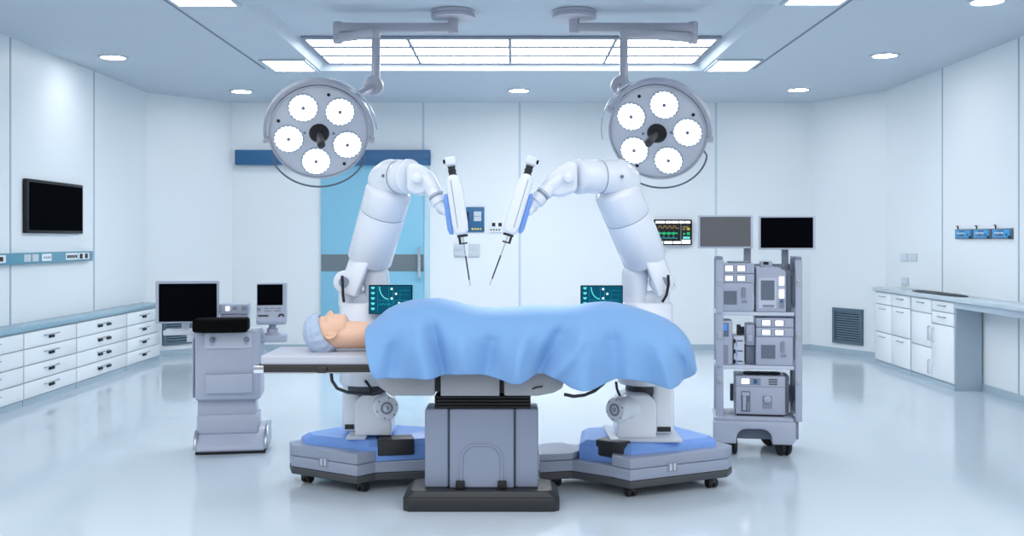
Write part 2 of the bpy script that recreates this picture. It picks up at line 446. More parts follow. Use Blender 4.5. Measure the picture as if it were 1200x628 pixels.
# right wall fittings
rd = lambda px, x=XR: F*x/(px-600)
for i,(p0,p1,lb) in enumerate(((1118,1137.5,'cyan wall control unit nearest the wall seam'),(1139.5,1159,'middle cyan wall control unit of the row'),(1161.5,1184,'cyan wall control unit nearest the right picture edge'))):
    d1, d0 = rd(p0,4.62), rd(p1,4.62)
    T = thing('wall_control_unit', lb, 'control unit', (XR,(d0+d1)/2,1.5), 'cyan control units on the right wall')
    zt, zb = 1.60, 1.5
    rw = lambda a,b,z0,z1,x0,x1: MB().bx(XR-x1,XR-x0,a,b,z0,z1)
    build('casing', rw(d0,d1,zb,zt,0,.022), 'slate', T, .004)
    build('front_panel', rw(d0+.025,d1-.02,zb+.014,zt-.012,.022,.027), 'cyan_unit', T)
    build('hook', MB().tube([(XR-.02,d1-.07,zt),(XR-.02,d1-.07,zt+.03),(XR-.035,d1-.07,zt+.032)],.008,8), 'charcoal', T)
    for yy in (d0+.08,d0+.2): build('button', MB().cyl((XR-.026,yy,zb+.04),(XR-.034,yy,zb+.04),.013,n=12), 'panel_blue', T)
    build('label_strip', rw(d1-.24,d1-.06,zb+.03,zb+.045,.027,.03), 'slate', T)
    build('label_strip', rw(d1-.24,d1-.06,zb+.052,zb+.064,.027,.03), 'outlet_grey', T)
    build('display', rw(d1-.24,d1-.12,zb+.07,zb+.084,.027,.03), 'panel_blue', T)
    build('corner_block', rw(d0+.006,d0+.05,zb+.004,zb+.03,.022,.031), 'vent_dark', T)
for p0,p1,y0,y1,lb in ((1055.5,1063.5,297,306.5,'pale wall socket of the upper pair, nearer the corner'),(1065.5,1074,297,306.5,'pale wall socket of the upper pair, further from the corner'),(1056,1064,325,334.5,'pale wall socket just above the right worktop')):
    d1, d0 = rd(p0,4.64), rd(p1,4.64); dm = (d0+d1)/2
    T = thing('wall_socket', lb, 'socket', (XR,dm,Z(y1,dm)), 'sockets on the right wall')
    build('plate', MB().bx(XR-.012,XR,d0,d1,Z(y1,dm),Z(y0,dm)), 'outlet_grey', T, .003)
    build('insert', MB().bx(XR-.016,XR-.012,d0+.03,d1-.03,Z(y1,dm)+.025,Z(y0,dm)-.025), 'plastic_light', T)
# right cabinets
XCR = 4.36
re = lambda px: F*XCR/(px-600)
e = [re(1118), re(1091.7), re(1067.3), re(1044.7), re(1025)]     # near -> far
def unit(a, b, cols, lb):
    T = thing('base_cabinet', lb, 'cabinet', (4.5,(a+b)/2,0), 'white cabinets along the right wall')
    build('body', MB().bx(XCR+.02,XR-.014,a,b,0,.875), 'cab_body', T)
    build('plinth', MB().bx(XCR+.008,XCR+.02,a,b,0,.05), 'baseboard', T)
    for c0, c1, rows in cols:
        for kind, z0, z1, hv in rows:
            f = build(kind, MB().bx(XCR,XCR+.02,c0+.008,c1-.008,z0+.006,z1-.006), 'cab_white', T, .003)
            mid = (c0+c1)/2
            if hv == 'h':
                zc = z1-.05; q = [(XCR,mid-.08,zc),(XCR-.02,mid-.08,zc),(XCR-.02,mid+.08,zc),(XCR,mid+.08,zc)]
            else:
                yy = c0+.05 if hv == 'n' else c1-.05; zc = z1-.2 if z1-z0 < .5 else z1-.12
                q = [(XCR,yy,zc-.07),(XCR-.02,yy,zc-.07),(XCR-.02,yy,zc+.07),(XCR,yy,zc+.07)]
            build('handle', MB().tube(q,.006,8), 'steel', f)
unit(e[2]+.01,e[4],[(e[3],e[4],[('drawer',.73,.875,'h'),('door',.40,.73,'h'),('door',.06,.40,'h')]),(e[2]+.01,e[3],[('drawer',.73,.875,'h'),('door',.40,.73,'h'),('door',.06,.40,'h')])],'white base cabinet with six fronts in the far corner')
unit(e[0],e[2]-.01,[(e[1],e[2]-.01,[('drawer',.72,.875,'h'),('door',.37,.72,'n'),('door',.06,.37,'n')]),(e[0],e[1],[('drawer',.76,.875,'h'),('drawer',.63,.76,'h'),('door',.06,.63,'f')])],'white base cabinet with tall door beside the knee space')
W = thing('worktop','long pale grey worktop over the right cabinets and knee space','worktop',(4.5,9.6,.88))
build('slab', MB().bx(XCR-.03,XR-.012,6.6,e[4]+.01,.88,.925), 'counter_grey', W, .006)
build('support_panel', MB().bx(XCR+.1,XR-.012,6.62,6.66,0,.878), 'cab_body', W)
build('upstand', MB().bx(XCR+.0,XCR+.02,6.66,e[0]-.001,.82,.878), 'cab_body', W)
S = thing('sink','dark inset sink in the right worktop','sink',(4.5,10.6,.925))
m = MB(); pl = []
for i in range(28):
    a = 2*PI*i/28; c, s_ = math.cos(a), math.sin(a)
    pl.append((4.48+.1*math.copysign(abs(c)**.7,c), 10.75+.62*math.copysign(abs(s_)**.7,s_)))
build('rim', MB().plan(pl,.925,.935), 'charcoal', S)
build('basin', MB().plan([(4.48+(x-4.48)*.85,10.75+(y-10.75)*.92) for x,y in pl],.935,.937), 'black_matte', S)

# ------------------------------------------------------------------ surgical lamps
def lamp(sp, lb):
    d = 8.7
    T = thing('surgical_light', lb, 'surgical lamp', (X(sp['mx'],d),d,TZ), 'surgical lamps hanging from the ceiling')
    c = V((X(sp['mx'],d),d,TZ))
    build('mount_disc', MB().lathe(c,(0,0,-1),[(.15,0),(.187,.004),(.187,.03),(.18,.034),(.187,.038),(.187,.062),(.17,.072),(.0,.074)],40), 'lamp_metal', T)
    zs = Z(27,d); ze = Z(39,d)
    build('mount_stub', MB().cyl(c+V((0,0,-.07)),V((c.x,d,ze-.0)),.045), 'lamp_metal', T)
    hub = P(sp['hx'],33,d)
    s = 1 if hub.x > c.x else -1
    m = MB(); m.bx(min(hub.x,c.x),max(hub.x,c.x),d-.04,d+.04,Z(38,d),Z(27.5,d))
    build('upper_arm', m, 'lamp_metal', T, .008)
    build('elbow_hub', MB().lathe(V((hub.x,d,Z(51,d))),(0,0,1),[(.035,0),(.042,.006),(.042,.075),(.038,.08),(.042,.085),(.042,Z(26,d)-Z(51,d)-.006),(.036,Z(26,d)-Z(51,d))],24), 'lamp_metal', T)
    d2 = d-.2
    pole = P(sp['px'],38,d2)
    a = V((hub.x,d,Z(44.5,d))); b = V((pole.x,d2,Z(38.5,d2)))
    w = (b-a).normalized(); sd = w.cross(V((0,0,1))).normalized(); up = sd.cross(w)
    hh = .036; wd = .032
    build('lower_arm', MB().hexa([a-sd*wd-up*hh,a+sd*wd-up*hh,b+sd*wd-up*hh,b-sd*wd-up*hh,a-sd*wd+up*hh,a+sd*wd+up*hh,b+sd*wd+up*hh,b-sd*wd+up*hh]), 'lamp_metal', T, .008)
    jc = P(sp['jx'],101,d2)
    build('drop_pole', MB().lathe(V((pole.x,d2,Z(34,d2))),(0,0,-1),[(.03,0),(.036,.006),(.036,.07),(.033,.075),(.036,.08),(.036,pole.z-jc.z-.02+.035)],24), 'lamp_metal', T)
    build('swivel_joint', MB().lathe(jc+V((0,-.06,0)),(0,1,0),[(.05,0),(.078,.012),(.082,.03),(.082,.09),(.078,.11),(.05,.12)],32), 'lamp_metal', T)
    n = V(sp['n']).normalized()
    C = P(sp['c'][0],sp['c'][1],8.25)
    u = V((0,0,1)).cross(-n).normalized()
    u = -u if u.x < 0 else u
    v = u.cross(n).normalized(); v = -v if v.z < 0 else v
    R = .388
    # housing: face at C, body behind it (along -n)
    build('housing', MB().lathe(C,-n,[(.0,.0),(R-.012,.0),(R,.008),(R,.035),(R-.03,.075),(R-.13,.115),(.0,.13)],64), 'lamp_face', T, smooth=35)
    build('rim', MB().lathe(C,-n,[(R-.004,-.006),(R+.012,-.004),(R+.014,.03),(R-.002,.034),(R-.004,-.006)],64,cap=False), 'lamp_metal', T)
    # wide yoke hugging the upper side
    a0, a1 = sp['yoke']
    m = MB(); rings = []
    for i in range(41):
        t = a0+(a1-a0)*i/40; q = u*math.cos(t)+v*math.sin(t)
        k = .055 if 2 < i < 38 else .03
        rings.append([m.bm.verts.new(C+q*(R+rr)-n*(hh_)) for rr,hh_ in ((.022,.0),(.05,.0),(.05,k+.03),(.022,k+.03))])
    m.skin(rings); build('yoke', m, 'lamp_metal', T, smooth=40)
    for t in (a0,a1):
        q = u*math.cos(t)+v*math.sin(t)
        build('pivot', MB().cyl(C+q*(R+.0)-n*.02,C+q*(R+.06)-n*.02,.026,n=16), 'lamp_metal', T)
    # arm from the joint to the yoke
    t = sp['neck']; q = u*math.cos(t)+v*math.sin(t)
    build('neck_arm', MB().capsule(jc,C+q*(R+.04)-n*.06,.036,.034), 'lamp_metal', T)
    # clear outer guide ring and the wire handle below
    a2, a3 = sp['guide']
    build('guide_wire', MB().tube([C+(u*math.cos(t)+v*math.sin(t))*(R+.075)-n*.01 for t in [a2+(a3-a2)*i/40 for i in range(41)]],.006,8), 'chrome', T)
    hb0, hb1 = sp['handle']; pts = []
    for i in range(33):
        t = hb0+(hb1-hb0)*i/32; k = math.sin(PI*i/32)**.35
        pts.append(C+(u*math.cos(t)+v*math.sin(t))*(R+.01+.085*k)-n*.02)
    build('handle_rail', MB().tube(pts,.008,8), 'slate_dark', T)
    # LED pods
    for k in range(5):
        t = math.radians(sp['p0']-72*k); q = u*math.cos(t)+v*math.sin(t)
        pc = C+q*.247
        build('pod_ring', MB().lathe(pc,n,[(.108,.0),(.122,.0),(.12,.006),(.108,.006),(.108,.0)],40,cap=False), 'grid_grey', T)
        m = MB(); poly = []
        for i in range(80):
            r = .112 if (i//2) % 2 else .099
            a = 2*PI*i/80; poly.append((r*math.cos(a), r*math.sin(a)))
        m.prism(poly, pc, u, v, n, .001, .006)
        pd = build('led_pod', m, 'led_white', T)
        build('pod_cap', MB().cyl(pc+n*.006,pc+n*.012,.016,n=16), 'plastic_dark', pd)
    hd = build('handle_socket', MB().lathe(C,n,[(.08,0),(.08,.01),(.068,.02),(.05,.028),(0,.03)],32), 'black_matte', T)
    g = V(sp['grip'])
    build('grip', MB().lathe(C+n*.02,(n+u*g.x+v*g.y),[(.026,0),(.03,.03),(.028,.06),(.034,.09),(.034,.13),(.028,.14)],20), 'charcoal', hd)
    for t in sp['screws']:
        q = u*math.cos(t)+v*math.sin(t); build('screw', MB().cyl(C+q*.335,C+q*.335+n*.004,.014,n=12), 'black_matte', T)
    for sx in (-1,1):
        build('stud', MB().cyl(C+u*sx*.115,C+u*sx*.115+n*.004,.012,n=12), 'plastic_dark', T)
    # its light
    ld_ = bpy.data.lights.new('surgical_light_beam','SPOT'); ld_.energy = sp['w']; ld_.spot_size = math.radians(16); ld_.spot_blend = .6; ld_.shadow_soft_size = .3; ld_.color = (.95,.98,1)
    lo = bpy.data.objects.new('light_beam', ld_); COL.objects.link(lo); lo.parent = T
    pos = C+n*.1; lo.location = pos-ROOT[T]
    lo.rotation_euler = (V(sp['aim'])-pos).to_track_quat('-Z','Y').to_euler()
    return T
lamp(dict(mx=531,hx=396,px=440.5,jx=438,c=(374,156),n=(.185,-.86,-.46),p0=121,yoke=(math.radians(-8),math.radians(190)),neck=math.radians(45),
     guide=(math.radians(5),math.radians(80)),handle=(math.radians(208),math.radians(332)),grip=(.12,-.35),screws=[math.radians(x) for x in (78,163,-52)],w=330,aim=(-.25,5.9,1.0)),
     'five lamp round surgical light hanging on the left over the blue door')
lamp(dict(mx=673,hx=812,px=731,jx=727,c=(770,156),n=(-.32,-.85,-.42),p0=143,yoke=(math.radians(-10),math.radians(150)),neck=math.radians(128),
     guide=(math.radians(110),math.radians(185)),handle=(math.radians(212),math.radians(335)),grip=(-.45,-.35),screws=[math.radians(x) for x in (110,25,-125)],w=330,aim=(.25,5.9,1.0)),
     'five lamp round surgical light hanging on the right above the trolley side robot')

# ------------------------------------------------------------------ operating table
T = thing('operating_table','grey operating table with black base plate and pedestal','operating table',(-.17,5.8,0))
d = 5.625
x0, x1 = X(471.5,d), X(656,d)
b = MB(); yb = d+.33
pl = [(x0+.03,d),(x1-.03,d),(x1,d+.03),(x1,yb-.03),(x1-.05,yb),(x0+.05,yb),(x0,yb-.03),(x0,d+.03)]
b.plan(pl,0,.075); b.plan(pl,.075,.112,.045)
build('base_plate', b, 'charcoal', T, .006)
dc = 5.70
cx0, cx1 = X(497.5,dc), X(631,dc)
gx0, gx1 = X(526,dc), X(603,dc)
zc0, zc1 = .112, Z(479.5,dc)
m = MB(); m.bx(cx0,gx0-.004,dc+.012,dc+.23,zc0,zc1)
build('pedestal_panel', m, 'table_grey', T, .012)
build('pedestal_panel', MB().bx(gx0+.004,gx1-.004,dc,dc+.24,zc0,zc1), 'table_grey', T, .01)
build('pedestal_panel', MB().bx(gx1+.004,cx1,dc+.012,dc+.23,zc0,zc1), 'table_grey', T, .012)
build('pedestal_core', MB().bx(cx0+.03,cx1-.03,dc+.04,dc+.2,zc0,zc1-.005), 'slate_dark', T)
# arched service door
ax0, ax1, az1 = X(539.5,dc), X(589,dc), Z(520,dc); r = .085
def arch(x0,x1,z0,z1,r):
    p = [(x0,z0),(x1,z0),(x1,z1-r)]+[(x1-r+r*math.cos(a),z1-r+r*math.sin(a)) for a in [PI/2*i/8 for i in range(1,9)]]
    p += [(x0+r-r*math.sin(a),z1-r+r*math.cos(a)) for a in [PI/2*i/8 for i in range(0,9)]]
    return p
m = MB(); oa = arch(ax0,ax1,zc0,az1,r); ia = arch(ax0+.012,ax1-.012,zc0,az1-.012,r-.012)
fo = [m.bm.verts.new((p[0],dc-.008,p[1])) for p in oa]; fi = [m.bm.verts.new((p[0],dc-.008,p[1])) for p in ia]
bo = [m.bm.verts.new((p[0],dc-.0,p[1])) for p in oa]; bi = [m.bm.verts.new((p[0],dc-.0,p[1])) for p in ia]
n = len(oa)
for i in range(1,n):
    j = (i+1) % n
    m.face([fo[i],fo[j],fi[j],fi[i]]); m.face([fo[i],bo[i],bo[j],fo[j]]); m.face([fi[i],fi[j],bi[j],bi[i]])
build('service_door', m, 'table_grey', T)
build('service_door', MB().prism(arch(ax0+.014,ax1-.014,zc0+.01,az1-.014,r-.014),(0,dc,0),(1,0,0),(0,0,1),(0,-1,0),-.001,.003), 'table_grey', T)
for px in (539.5,588.5):
    build('hinge', MB().bx(X(px,dc)-.025,X(px,dc)+.025,dc-.03,dc,zc0,zc0+.045), 'black_matte', T, .005)
m = MB(); bx0, bx1 = X(509,dc), X(622,dc)
z = zc1; k = 4; hz = (Z(464,dc)-zc1)/k
for i in range(k):
    for s_,t in ((0,hz*.82),):
        m.bx(bx0,bx1,dc+.02,dc+.22,z+.001,z+t)
    m.bx(bx0+.012,bx1-.012,dc+.035,dc+.2,z+t,z+hz+.001)
    z += hz
build('bellows', m, 'black_matte', T, .006)
# under-frame shells
zu0, zu1 = Z(464,5.6), .78
def shell(x0,x1,rl,rr):
    p = [(x0+(.1 if rl else 0),zu0),(x1-(.14 if rr else 0),zu0)]
    if rr: p += [(x1-.06,zu0+.015),(x1-.01,zu0+.04),(x1,zu0+.07),(x1-.03,zu1-.02),(x1-.09,zu1)]
    else: p += [(x1,zu1)]
    if rl: p += [(x0+.0,zu1),(x0,zu0+.12),(x0+.03,zu0+.05)]
    else: p += [(x0,zu1)]
    return MB().prism(p,(0,5.6,0),(1,0,0),(0,0,1),(0,1,0),0,.5)
g1, g2 = X(512,5.6), X(588,5.6)
build('underframe_shell', shell(X(437,5.6),g1-.012,True,False), 'table_under', T, .012)
build('underframe_shell', shell(g1+.02,g2-.012,False,False), 'table_under', T, .006)
build('underframe_shell', shell(g2+.012,X(661,5.6),False,True), 'table_under', T, .012)
build('underframe_core', MB().bx(g1-.1,g2+.1,5.63,6.05,zu0+.02,zu1-.02), 'black_matte', T)
# long rails and pad
xr0 = X(298.5,5.6)
m = MB(); m.bx(xr0,.98,5.6,6.08,.765,.808)
build('table_rail', m, 'rail_dark', T, .004)
build('rail_end', MB().bx(xr0-.006,xr0+.05,5.594,5.62,.766,.807), 'chrome', T, .003)
build('rail_clamp', MB().bx(X(372,5.6),X(383,5.6),5.588,5.61,.768,.8), 'rail_dark', T, .004)
build('rail_trim', MB().bx(xr0+.05,.98,5.596,5.604,.765,.771), 'steel', T)
build('mattress', MB().bx(X(304.5,5.6),.98,5.605,6.07,.808,.862), 'pad_grey', T, .014, 3)
cb = [P(388,437,5.85),P(389,446,5.85),P(395,455,5.85),P(408,460,5.85),P(424,461,5.9),P(437,462,5.95),P(446,460,6.0)]
build('cable', MB().tube(cb,.0095,8), 'dark_grey', T)
cb = [P(661,462,5.8),P(672,464.5,5.8),P(685,463,5.8),P(697,458,5.85),P(707,450,5.9),P(712,440,5.95)]
build('cable', MB().tube(cb,.0095,8), 'dark_grey', T)
build('slot_mark', MB().tube([P(624,456,5.595),P(628,454,5.595),P(636,453,5.595)],.004,6), 'charcoal', T)

# ------------------------------------------------------------------ patient
def lerp(tab, h):
    if h <= tab[0][0]: return tab[0][1]
    for (a,x),(b,y) in zip(tab, tab[1:]):
        if h <= b:
            t = (h-a)/(b-a); t = t*t*(3-2*t); return x+(y-x)*t
    return tab[-1][1]
FT = [(-.122,.05),(-.117,.066),(-.105,.078),(-.09,.076),(-.06,.083),(-.03,.082),(-.005,.079),(.02,.087),(.05,.086),(.075,.076),(.095,.058),(.108,.038),(.117,.012)]
BT = [(-.122,.02),(-.1,.028),(-.08,.045),(-.05,.07),(-.02,.088),(.02,.097),(.05,.095),(.075,.082),(.095,.06),(.108,.036),(.117,.012)]
WT = [(-.122,.028),(-.115,.04),(-.1,.05),(-.08,.056),(-.05,.063),(-.02,.069),(.02,.073),(.05,.074),(.075,.066),(.095,.05),(.108,.032),(.117,.012)]
def g(x, s): return math.exp(-(x/s)**2)
NOSE = [(-.064,0),(-.058,.003),(-.053,.012),(-.046,.026),(-.04,.0285),(-.033,.025),(-.02,.017),(-.008,.01),(.004,.005),(.014,.002),(.025,0)]
def headpt(h, th, off=0.0, feat=True):
    c, s = math.cos(th), math.sin(th)
    Fh, Bh, Wh = lerp(FT,h)+off, lerp(BT,h)+off, lerp(WT,h)+off
    e = .92 if c > 0 else 1.0
    f = (Fh if c > 0 else Bh)*math.copysign(abs(c)**e, c); y = Wh*math.copysign(abs(s)**.95, s)
    if feat and c > 0:
        f += lerp(NOSE,h)*g(y, lerp([(-.06,.013),(-.042,.0125),(-.02,.0085),(.02,.012)],h))
        f += .006*g(y-.0,.02)*g(h+.068,.0055)+.007*g(y,.018)*g(h+.081,.0065)-.004*g(y,.024)*g(h+.0745,.0025)-.004*g(y,.02)*g(h+.093,.006)
        f += .004*g(y,.018)*g(h+.107,.01)
        for k in (-1,1):
            f += -.011*g(y-.032*k,.017)*g(h-.0,.013)+.008*g(y-.033*k,.012)*g(h-.0,.008)-.002*g(y-.033*k,.013)*g(h+.005,.0018)
            f += .0035*g(y-.034*k,.02)*g(h+.03,.014)+.003*g(y-.028*k,.018)*g(h-.019,.006)
            f += .008*g(y-.0135*k,.0065)*g(h+.047,.0075)
    return h, f, y
KS, TILT = 1.085, math.radians(11)
HC = V((X(383,5.82), 5.82, 0)); HC.z = .0
def toworld(h, f, s):
    # h -> away from the chest (crown towards -x); f -> up; tilt the chin up
    h2 = h*math.cos(TILT)+f*math.sin(TILT)*.0-0; 
    hx = h*math.cos(TILT)-f*-math.sin(TILT)
    fz = f*math.cos(TILT)-h*math.sin(TILT)
    return V((HC.x-hx*KS, HC.y+s*KS, HC.z+fz*KS))
HC.z = .862+.107
m = MB(); NH, NT = 96, 110; rings = []
for i in range(NH+1):
    h = -.122+(.117+.122)*i/NH
    rings.append([m.bm.verts.new(toworld(*headpt(h, 2*PI*j/NT))) for j in range(NT)])
m.skin(rings)
# neck, shoulders, trunk and limbs under the drape
def W3(h,f,s): return toworld(h,f,s)
m.capsule(W3(-.03,-.03,0),W3(-.27,-.068,0),.062*KS,.066*KS,28)
m.capsule(W3(-.085,.0,0),W3(-.24,-.045,0),.046*KS,.052*KS,28)
nx = W3(-.2,-.03,0)+V((.085,0,0))
m.capsule((nx.x+.05,5.72,.97),(nx.x+.05,5.92,.97),.085,.085,20)
m.capsule((nx.x+.12,5.67,.97),(nx.x+.12,5.97,.97),.095,.095,20)
m.capsule((nx.x+.2,5.77,.985),(nx.x+.62,5.79,.975),.115,.1,20); m.capsule((nx.x+.2,5.87,.985),(nx.x+.62,5.85,.975),.115,.1,20)
for s in (-1,1):
    m.capsule((nx.x+.13,5.82+.17*s,.95),(nx.x+.4,5.82+.19*s,.92),.052,.044,14)
    m.capsule((nx.x+.4,5.82+.19*s,.92),(nx.x+.68,5.82+.15*s,.92),.042,.03,14)
    m.capsule((nx.x+.62,5.82+.08*s,.96),(nx.x+1.08,5.82+.09*s,1.03),.085,.062,16)
    m.capsule((nx.x+1.08,5.82+.09*s,1.03),(nx.x+1.48,5.82+.09*s,.93),.06,.042,16)
    m.capsule((nx.x+1.48,5.82+.09*s,.93),(nx.x+1.5,5.82+.1*s,1.03),.045,.028,14)
# ears
for s in (-1,1):
    ring = []
    for i in range(15):
        a = -2.2+4.6*i/14
        ring.append(W3(-.034+.029*math.sin(a)+.004*math.cos(a), -.012-.017*math.cos(a), s*(.073+.010+.004*math.cos(a))))
    m.tube(ring,[.004+.0022*math.sin(PI*i/14) for i in range(15)],8)
    rot = Matrix.Rotation(-TILT,3,'Y')
    m.ell(W3(-.034,-.012,s*.074),(.026*KS,.008*KS,.015*KS),rot)
    m.ell(W3(-.061,-.006,s*.074),(.008*KS,.006*KS,.007*KS),rot)
bmesh.ops.recalc_face_normals(m.bm, faces=m.bm.faces[:])
tmp = bpy.data.meshes.new('tmp_body'); m.bm.to_mesh(tmp); m.bm.free()
to = bpy.data.objects.new('tmp_body', tmp); COL.objects.link(to)
rm = to.modifiers.new('r','REMESH'); rm.mode = 'VOXEL'; rm.voxel_size = .0034
sm = to.modifiers.new('s','SMOOTH'); sm.factor = .5; sm.iterations = 3
dg = bpy.context.evaluated_depsgraph_get()
me = bpy.data.meshes.new_from_object(to.evaluated_get(dg))
bpy.data.objects.remove(to); bpy.data.meshes.remove(tmp)
bm = bmesh.new(); bm.from_mesh(me); bpy.data.meshes.remove(me)
PT = build('person', bm, 'skin', None, smooth=180, loc=(nx.x+.3,5.82,.862))
tag(PT,'person lying face up under a blue drape wearing a surgical cap','person')
m = MB(); rings = []; NT = 96
for i in range(41):
    t = i/40; ring = []
    for j in range(NT):
        th = 2*PI*j/NT; c = math.cos(th)
        lo = .034 if c > 0 else .034-.05*(-c)**.8          # edge runs lower at the nape
        lo = .012+(.008*c if c > 0 else .05*c)
        h = lo+(.116-lo)*t
        puff = .007+.016*math.sin(PI*min(1,t*1.1))**.6
        w = .0022*math.sin(th*17+3*t)*(1-t)+.0025*noise.noise(V((math.cos(th)*3,math.sin(th)*3,t*4)))
        if t < .06: puff -= .001; w *= .3
        hh, f, y = headpt(h, th, puff+w, False)
        if t > .5: hh += (puff*.9)*(t-.5)*2
        ring.append(m.bm.verts.new(toworld(hh,f,y)))
    rings.append(ring)
m.skin(rings, cap=False); m.face(rings[-1])
co = build('surgical_cap', m, 'cap', PT, smooth=180, label='pale blue grey bouffant surgical cap')
md = co.modifiers.new('t','SOLIDIFY'); md.thickness = .002; md.offset = -1

# ------------------------------------------------------------------ drape
top = [(431,378),(440,371.5),(454,359.5),(467,353),(481,349.3),(497,347.5),(515,347),(530,350),(545,354),(560,357),(580,358.3),(600,357),(620,355.6),(640,355.4),(660,355.8),(680,354.8),(697,352.2),(710,351),(722,351.6),(735,354.3),(748,358),(760,362),(772,366.5),(782,371),(792,377.5),(800,385),(806,394),(810,405),(813,420),(814.5,440)]
hem = [(431,443),(436,443.5),(470,443.5),(510,442.5),(528,439),(545,437.2),(560,438.3),(580,443),(598,447.5),(612,447.5),(624,442),(634,438),(645,440.5),(656,446),(668,453),(680,455.2),(695,454.5),(710,449),(722,444.5),(740,444.5),(755,447.5),(770,451),(781,453),(795,450),(806,447),(814,446)]
def ip(tab, x):
    if x <= tab[0][0]: return tab[0][1]
    for (a,p),(b,q) in zip(tab,tab[1:]):
        if x <= b: return p+(q-p)*(x-a)/(b-a)
    return tab[-1][1]
DT, DF = 5.82, 5.47
NX, NV = 190, 90
m = MB(); rows = []
for i in range(NX+1):
    px = 431.5+(815-431.5)*i/NX
    x5 = X(px,5.8)
    zt = Z(ip(top,px),DT); zh = Z(ip(hem,px),DF)
    end = max(0,(px-778)/37); wid = 1-.45*end**3
    zb = zh+.045*math.sin(px*.047+1)           # hem on the far side
    row = []
    for j in range(NV+1):
        t = j/NV; a = PI*t; c, s = math.cos(a), math.sin(a)
        n_ = 2.5
        yy = DT-(.375 if c > 0 else .36)*wid*math.copysign(abs(c)**(2/n_),c)
        k = s**(2/n_)
        base = zh if c > 0 else zb
        zz = base+(max(zt-.012,base+.01)-base)*k
        # folds on the hanging sides: they grow towards the hem
        dn = (1-k)
        xx = x5*(1-.052*dn)+.03*dn*max(0,1-(px-431)/60) if c > 0 else x5
        f = 0
        if c > 0:
            hgt = k
            def fold(x0, sl, wdt, amp, lo=0, hi=1):
                xc = x0+sl*hgt
                return amp*math.exp(-((px-xc)/wdt)**2)*max(0,min(1,(hi-hgt)/.25))*min(1,max(0,(hgt-lo)/.15+.0 if lo else 1))
            f += fold(519,-14,8,.030,0,.86)        # deep crease from the chest
            f -= fold(503,-14,14,.022,0,.9)
            f -= fold(541,10,13,.018,0,.8)
            f += fold(569,16,10,.022,0,.8)
            f -= fold(603,16,12,.032,0,.85)
            f += fold(632,36,10,.034,0,.9)
            f -= fold(646,48,9,.02,.0,.95)
            f -= fold(684,-4,16,.036,0,.85)
            f += fold(722,-14,11,.024,0,.8)
            f -= fold(780,-22,13,.03,0,.8)
            f += fold(803,-22,7,.02,0,.7)
            f += fold(452,26,9,.016,0,.7)
            f += .006*math.sin(px*.11+5*hgt)*dn
            yy += 2.4*f*(.35+.65*min(1,dn*1.6))
        else:
            yy += .02*math.sin(px*.12)*dn
        zz += .004*noise.noise(V((px*.03, t*5, 1.3)))*s
        row.append(m.bm.verts.new((xx,yy,zz)))
    rows.append(row)
m.skin(rows, cap=False, closed=False)
m.face(list(reversed(rows[-1])))
DR = build('surgical_drape', m, 'drape', None, smooth=180)
tag(DR,'blue surgical drape covering the person on the operating table','drape')
md = DR.modifiers.new('t','SOLIDIFY'); md.thickness = .004; md.offset = -1
md = DR.modifiers.new('s','SUBSURF'); md.levels = 1; md.render_levels = 1

# ------------------------------------------------------------------ surgical robots
def caster(x, y, parent, ztop, ang=0, r=.035, w=.022, name='caster'):
    m = MB(); ax = V((math.cos(ang),math.sin(ang),0)); fw = V((-ax.y,ax.x,0))
    c = V((x,y,0))+fw*.02
    for s in (-1,1):
        cc = c+ax*(s*w*.75)+V((0,0,r))
        m.lathe(cc-ax*w*.5,ax,[(r*.55,0),(r*.9,0),(r,w*.2),(r,w*.8),(r*.9,w),(r*.55,w)],24)
    o = build(name, m, 'rubber', parent)
    f = MB(); f.cyl(c+V((0,0,r))-ax*w*1.3,c+V((0,0,r))+ax*w*1.3,.007,n=10)
    f.cyl((x,y,r*1.1),(x,y,ztop),r*.55,n=16)
    f.box(c+V((0,0,r*1.45)),(w*1.1,r*1.5,r*.5),Matrix.Rotation(ang,3,'Z'))
    build('fork', f, 'charcoal', o)
    return o
def inset_poly(poly, k):
    cx = sum(p[0] for p in poly)/len(poly); cy = sum(p[1] for p in poly)/len(poly)
    return [(cx+(x-cx)*k, cy+(y-cy)*k) for x,y in poly]
